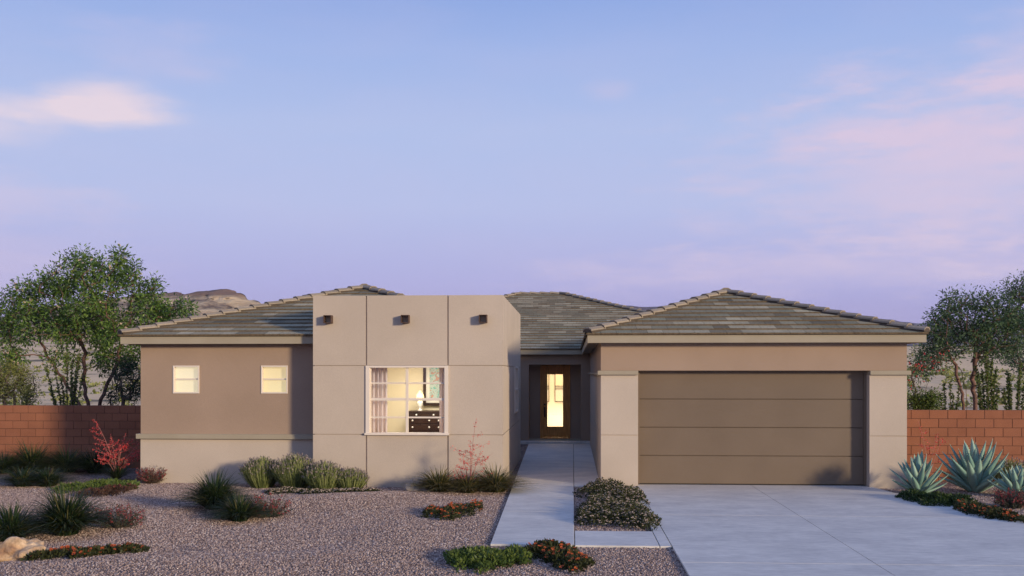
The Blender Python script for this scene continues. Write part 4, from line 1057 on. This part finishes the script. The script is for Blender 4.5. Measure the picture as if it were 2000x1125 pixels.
def agave(label, px, py, w_, h_, n, seed):
    rr = random.Random(seed); X, Y = G(px, py); Z = gh(X, Y); k = px2m(px, py); t = thing('agave', label, 'agave', 'blue agaves'); m = MB(); e_ = MB()
    R_ = w_*k; H = h_*k
    for i in range(n):
        f = (i+.5)/n; az = i*2.39996+rr.uniform(-.15,.15); el = R(20)+f**.75*R(64)+rr.uniform(-.06,.06)
        L_ = (R_*(1-f)+H*f)*rr.uniform(.88,1.08)
        if f < .12: L_ *= .8
        out = Vector((cos(az), sin(az), 0)); wmax = L_*.078*rr.uniform(.9,1.15)+.024; sd = Vector((-sin(az), cos(az), 0)); K = 12; rows_ = []; tt = rr.random()
        curve = rr.uniform(-.10, .22)
        base = Vector((X,Y,Z+.03+f*.10))+out*(.10*(1-f)); p = base.copy(); st = L_/K
        for q in range(K+1):
            s = q/K; wv = wmax*(.62+.9*s-.0*s*s if s < .42 else (1-.0)*max(0, 1-((s-.42)/.58)**1.7)) if False else wmax*(sin(pi*min(1,(.24+.76*s)))**.8*1.0)
            if s > .9: wv = min(wv, wmax*.42*(1-s)/.1+.002)
            ea = el+curve*(s-.3)-.10*sin(pi*s)
            d = out*cos(ea)+Vector((0,0,sin(ea))); nrm = sd.cross(d); nrm = nrm if nrm.dot(Vector((0,0,1))) > 0 or True else -nrm
            nrm = d.cross(sd)*-1; up = nrm if nrm.z > 0 else -nrm
            if q: p = p+d*st
            cup = .42*wv; th_ = .022*(1-s)+.004
            rows_.append([p-sd*wv+up*cup, p-sd*wv*.5+up*cup*.22, p+Vector((0,0,0)), p+sd*wv*.5+up*cup*.22, p+sd*wv+up*cup, p+sd*wv*.55-up*th_*.8, p-up*th_*1.6, p-sd*wv*.55-up*th_*.8])
        V = [v for r_ in rows_ for v in r_]; F = []
        for q in range(K):
            for z in range(8): F.append((q*8+z, q*8+(z+1) % 8, (q+1)*8+(z+1) % 8, (q+1)*8+z))
        m.mesh(V, F, 0, tt)
        # marginal teeth and the end spine
        for q in range(1, K-1):
            for z, sg in ((0,-1),(4,1)):
                for h2 in (0, .5):
                    c_ = rows_[q][z].lerp(rows_[q+1][z], h2); a = (rows_[q+1][z]-rows_[q][z]).normalized()
                    e_.face([c_-a*.012, c_+a*.012, c_+sd*sg*.016+a*.006], 0)
        tip = rows_[K][2]; e_.tube(tip-(tip-rows_[K-1][2])*.25, tip+(tip-rows_[K-1][2])*.3, .006, .0008, 5)
    m.build('rosette', M['agave'], t, smooth=True); e_.build('thorns', M['thorn'], t); settle(t, (X,Y,Z))
agave('medium blue green agave nearest the garage corner', 1794, 966, 60, 70, 30, 5)
agave('largest blue green agave in the middle of the three', 1905, 962, 84, 96, 34, 2)
agave('smaller blue green agave cut off by the right edge', 1986, 972, 56, 52, 30, 3)

def rock(label, px, py, sx, sy, sz, mt, seed, name='boulder'):
    import bmesh
    X, Y = G(px, py); Z = gh(X, Y); bm = bmesh.new(); bmesh.ops.create_icosphere(bm, subdivisions=5, radius=1)
    for v in bm.verts:
        c_ = v.co.copy(); n = noise.fractal(c_*1.3+Vector((seed,0,0)), 1, 2, 5)
        vo = noise.voronoi(c_*1.5+Vector((seed*2,1,0)))[0]; r_ = 1+.22*n-.28*vo[0]+.22*min(.5, vo[1]-vo[0])
        v.co = c_*r_; v.co.z = max(v.co.z, -.35)
        v.co.x *= sx; v.co.y *= sy; v.co.z *= sz
    me = bpy.data.meshes.new(name); bm.to_mesh(me); bm.free(); me.materials.append(mt)
    me.polygons.foreach_set('use_smooth', [True]*len(me.polygons))
    o = bpy.data.objects.new(name, me); COL.objects.link(o); o.location = (X,Y,Z+sz*.12); o.rotation_euler.z = seed
    tag(o, label, 'rock')
rock('large tan boulder at the bottom left corner beside orange daisies', 36, 1096, .42, .3, .25, M['rock'], 3.1)
rock('small pale rock under the big window beside golden grass', 820, 959, .36, .22, .25, M['rockp'], 0.4, 'rock')

# ------------------------------------------------------------- light, sky, camera
SAZ, SEL = math.atan(1.12), R(10)
d = Vector((-sin(SAZ)*cos(SEL), cos(SAZ)*cos(SEL), -sin(SEL)))
sl = bpy.data.lights.new('sun', 'SUN'); sl.energy = 3.5; sl.angle = R(6); sl.color = (1,.83,.59)
so = bpy.data.objects.new('sun', sl); COL.objects.link(so); so.rotation_euler = d.to_track_quat('-Z', 'Y').to_euler(); so.location = (30,-30,12)

wd = bpy.data.worlds.new('World'); S.world = wd; wd.use_nodes = True; N = wd.node_tree.nodes; L = wd.node_tree.links
bg = N['Background']; bg.inputs[1].default_value = .1
sky = N.new('ShaderNodeTexSky'); sky.sky_type = 'NISHITA'; sky.sun_disc = False; sky.sun_elevation = SEL; sky.sun_rotation = math.atan2(-d.x, -d.y)
sky.air_density = 1; sky.dust_density = .6; sky.ozone_density = 2
tc = N.new('ShaderNodeTexCoord'); sp = N.new('ShaderNodeSeparateXYZ'); L.new(tc.outputs['Generated'], sp.inputs[0])
def mth(op, a, b=None, clamp=False):
    n = N.new('ShaderNodeMath'); n.operation = op; n.use_clamp = clamp
    for i, x in enumerate((a, b)):
        if x is None: continue
        if isinstance(x, (int, float)): n.inputs[i].default_value = x
        else: L.new(x, n.inputs[i])
    return n.outputs[0]
cr = N.new('ShaderNodeValToRGB'); L.new(sp.outputs[2], cr.inputs[0]); E = cr.color_ramp.elements
def s2l(c): return tuple(((x/255+.055)/1.055)**2.4 if x > 10 else x/255/12.92 for x in c)
stops = [(0,(168,157,206)),(.045,(170,162,214)),(.085,(179,177,226)),(.16,(184,194,234)),(.23,(178,194,235)),(.30,(161,183,233)),(.345,(145,171,228)),(.6,(112,147,210)),(1,(85,122,195))]
E[0].position = 0; E[0].color = (*s2l(stops[0][1]), 1); E[1].position = 1; E[1].color = (*s2l(stops[-1][1]), 1)
for q, c_ in stops[1:-1]: k = E.new(q); k.color = (*s2l(c_), 1)
# clouds: direction (azimuth tangent u, elevation z), stretched noise, denser where the banks lie
az = N.new('ShaderNodeMath'); az.operation = 'ARCTAN2'; L.new(sp.outputs[0], az.inputs[0]); L.new(sp.outputs[1], az.inputs[1]); U = az.outputs[0]; Zc = sp.outputs[2]
cv = N.new('ShaderNodeCombineXYZ'); L.new(mth('MULTIPLY', U, 2.2), cv.inputs[0]); L.new(mth('MULTIPLY', Zc, 9), cv.inputs[1])
nz = N.new('ShaderNodeTexNoise'); nz.inputs['Scale'].default_value = 1.8; nz.inputs['Detail'].default_value = 9; nz.inputs['Roughness'].default_value = .55; nz.inputs['Distortion'].default_value = .25; L.new(cv.outputs[0], nz.inputs[0])
nf = N.new('ShaderNodeTexNoise'); nf.inputs['Scale'].default_value = 6; nf.inputs['Detail'].default_value = 8; nf.inputs['Roughness'].default_value = .6; L.new(cv.outputs[0], nf.inputs[0])
def blob(px, py, sx, sy, wob=.5):
    u0 = atan((px-1000)/2000)-TH; e0 = sin(atan((HZ-py)/2000*cos(atan((px-1000)/2000))))
    a = mth('DIVIDE', mth('SUBTRACT', U, u0), sx/2000); b_ = mth('DIVIDE', mth('SUBTRACT', Zc, e0), sy/2000)
    r_ = mth('SQRT', mth('ADD', mth('MULTIPLY', a, a), mth('MULTIPLY', b_, b_)))
    r_ = mth('ADD', r_, mth('MULTIPLY', mth('SUBTRACT', nf.outputs[0], .5), wob*2))
    m_ = N.new('ShaderNodeMapRange'); m_.interpolation_type = 'SMOOTHSTEP'; m_.inputs[1].default_value = 1; m_.inputs[2].default_value = 0.1; L.new(r_, m_.inputs[0]); return m_.outputs[0]
def addc(a, b_): return mth('ADD', a, b_)
c1 = mth('MULTIPLY', blob(215, 200, 150, 52, .35), 1.0)
c1 = addc(c1, mth('MULTIPLY', blob(110, 215, 260, 34, .35), .8))
c1 = addc(c1, mth('MULTIPLY', blob(-20, 245, 150, 46, .5), .5))
c2 = mth('MULTIPLY', blob(300, 100, 190, 70, .8), .35)
c2 = addc(c2, mth('MULTIPLY', blob(1840, 330, 560, 230, .9), .85))
c2 = addc(c2, mth('MULTIPLY', blob(1640, 250, 200, 70, .8), .45))
c2 = addc(c2, mth('MULTIPLY', blob(1700, 520, 760, 66, .7), .9))
c2 = addc(c2, mth('MULTIPLY', blob(2010, 130, 150, 130, .6), .5))
c2 = addc(c2, mth('MULTIPLY', blob(1195, 180, 70, 30, .6), .4))
c2 = addc(c2, mth('MULTIPLY', blob(20, 390, 220, 60, .7), .55))
c2 = addc(c2, mth('MULTIPLY', blob(-40, 500, 420, 150, .7), .35))
st = N.new('ShaderNodeMapRange'); st.interpolation_type = 'SMOOTHSTEP'; st.inputs[1].default_value = .32; st.inputs[2].default_value = .72; L.new(nz.outputs[0], st.inputs[0])
c2 = mth('MULTIPLY', c2, addc(mth('MULTIPLY', st.outputs[0], .6), .45), True)
gen = mth('MULTIPLY', mth('MULTIPLY', st.outputs[0], .10), 1)
c2 = addc(c2, gen)
def mixc(fac, a, b_):
    m_ = N.new('ShaderNodeMix'); m_.data_type = 'RGBA'; m_.clamp_factor = True; L.new(fac, m_.inputs[0])
    for i, x in ((6, a), (7, b_)):
        if isinstance(x, tuple): m_.inputs[i].default_value = (*x, 1)
        else: L.new(x, m_.inputs[i])
    return m_.outputs[2]
col = mixc(c2, cr.outputs[0], s2l((218,202,227)))
col = mixc(c1, col, s2l((232,216,228)))
# background strength is .1, so the display colours are scaled by ten; a share of the physical sky is kept
sc = N.new('ShaderNodeVectorMath'); sc.operation = 'SCALE'; sc.inputs[3].default_value = 9.9; L.new(col, sc.inputs[0])
s3 = N.new('ShaderNodeVectorMath'); s3.operation = 'SCALE'; s3.inputs[3].default_value = .03; L.new(sky.outputs[0], s3.inputs[0])
ad = N.new('ShaderNodeVectorMath'); ad.operation = 'ADD'; L.new(sc.outputs[0], ad.inputs[0]); L.new(s3.outputs[0], ad.inputs[1])
L.new(ad.outputs[0], bg.inputs[0])

cam = bpy.data.cameras.new('camera'); co = bpy.data.objects.new('camera', cam); COL.objects.link(co)
co.location = (0, 0, CH); co.rotation_euler = (pi/2, 0, TH); cam.lens = 36; cam.sensor_width = 36
cam.shift_y = (HZ-562.5)/2000; cam.clip_end = 9000; cam.clip_start = .05
S.camera = co
S.render.resolution_x = 1024; S.render.resolution_y = 576
S.view_settings.view_transform = 'Standard'; S.view_settings.look = 'None'; S.view_settings.exposure = 0; S.view_settings.gamma = 1
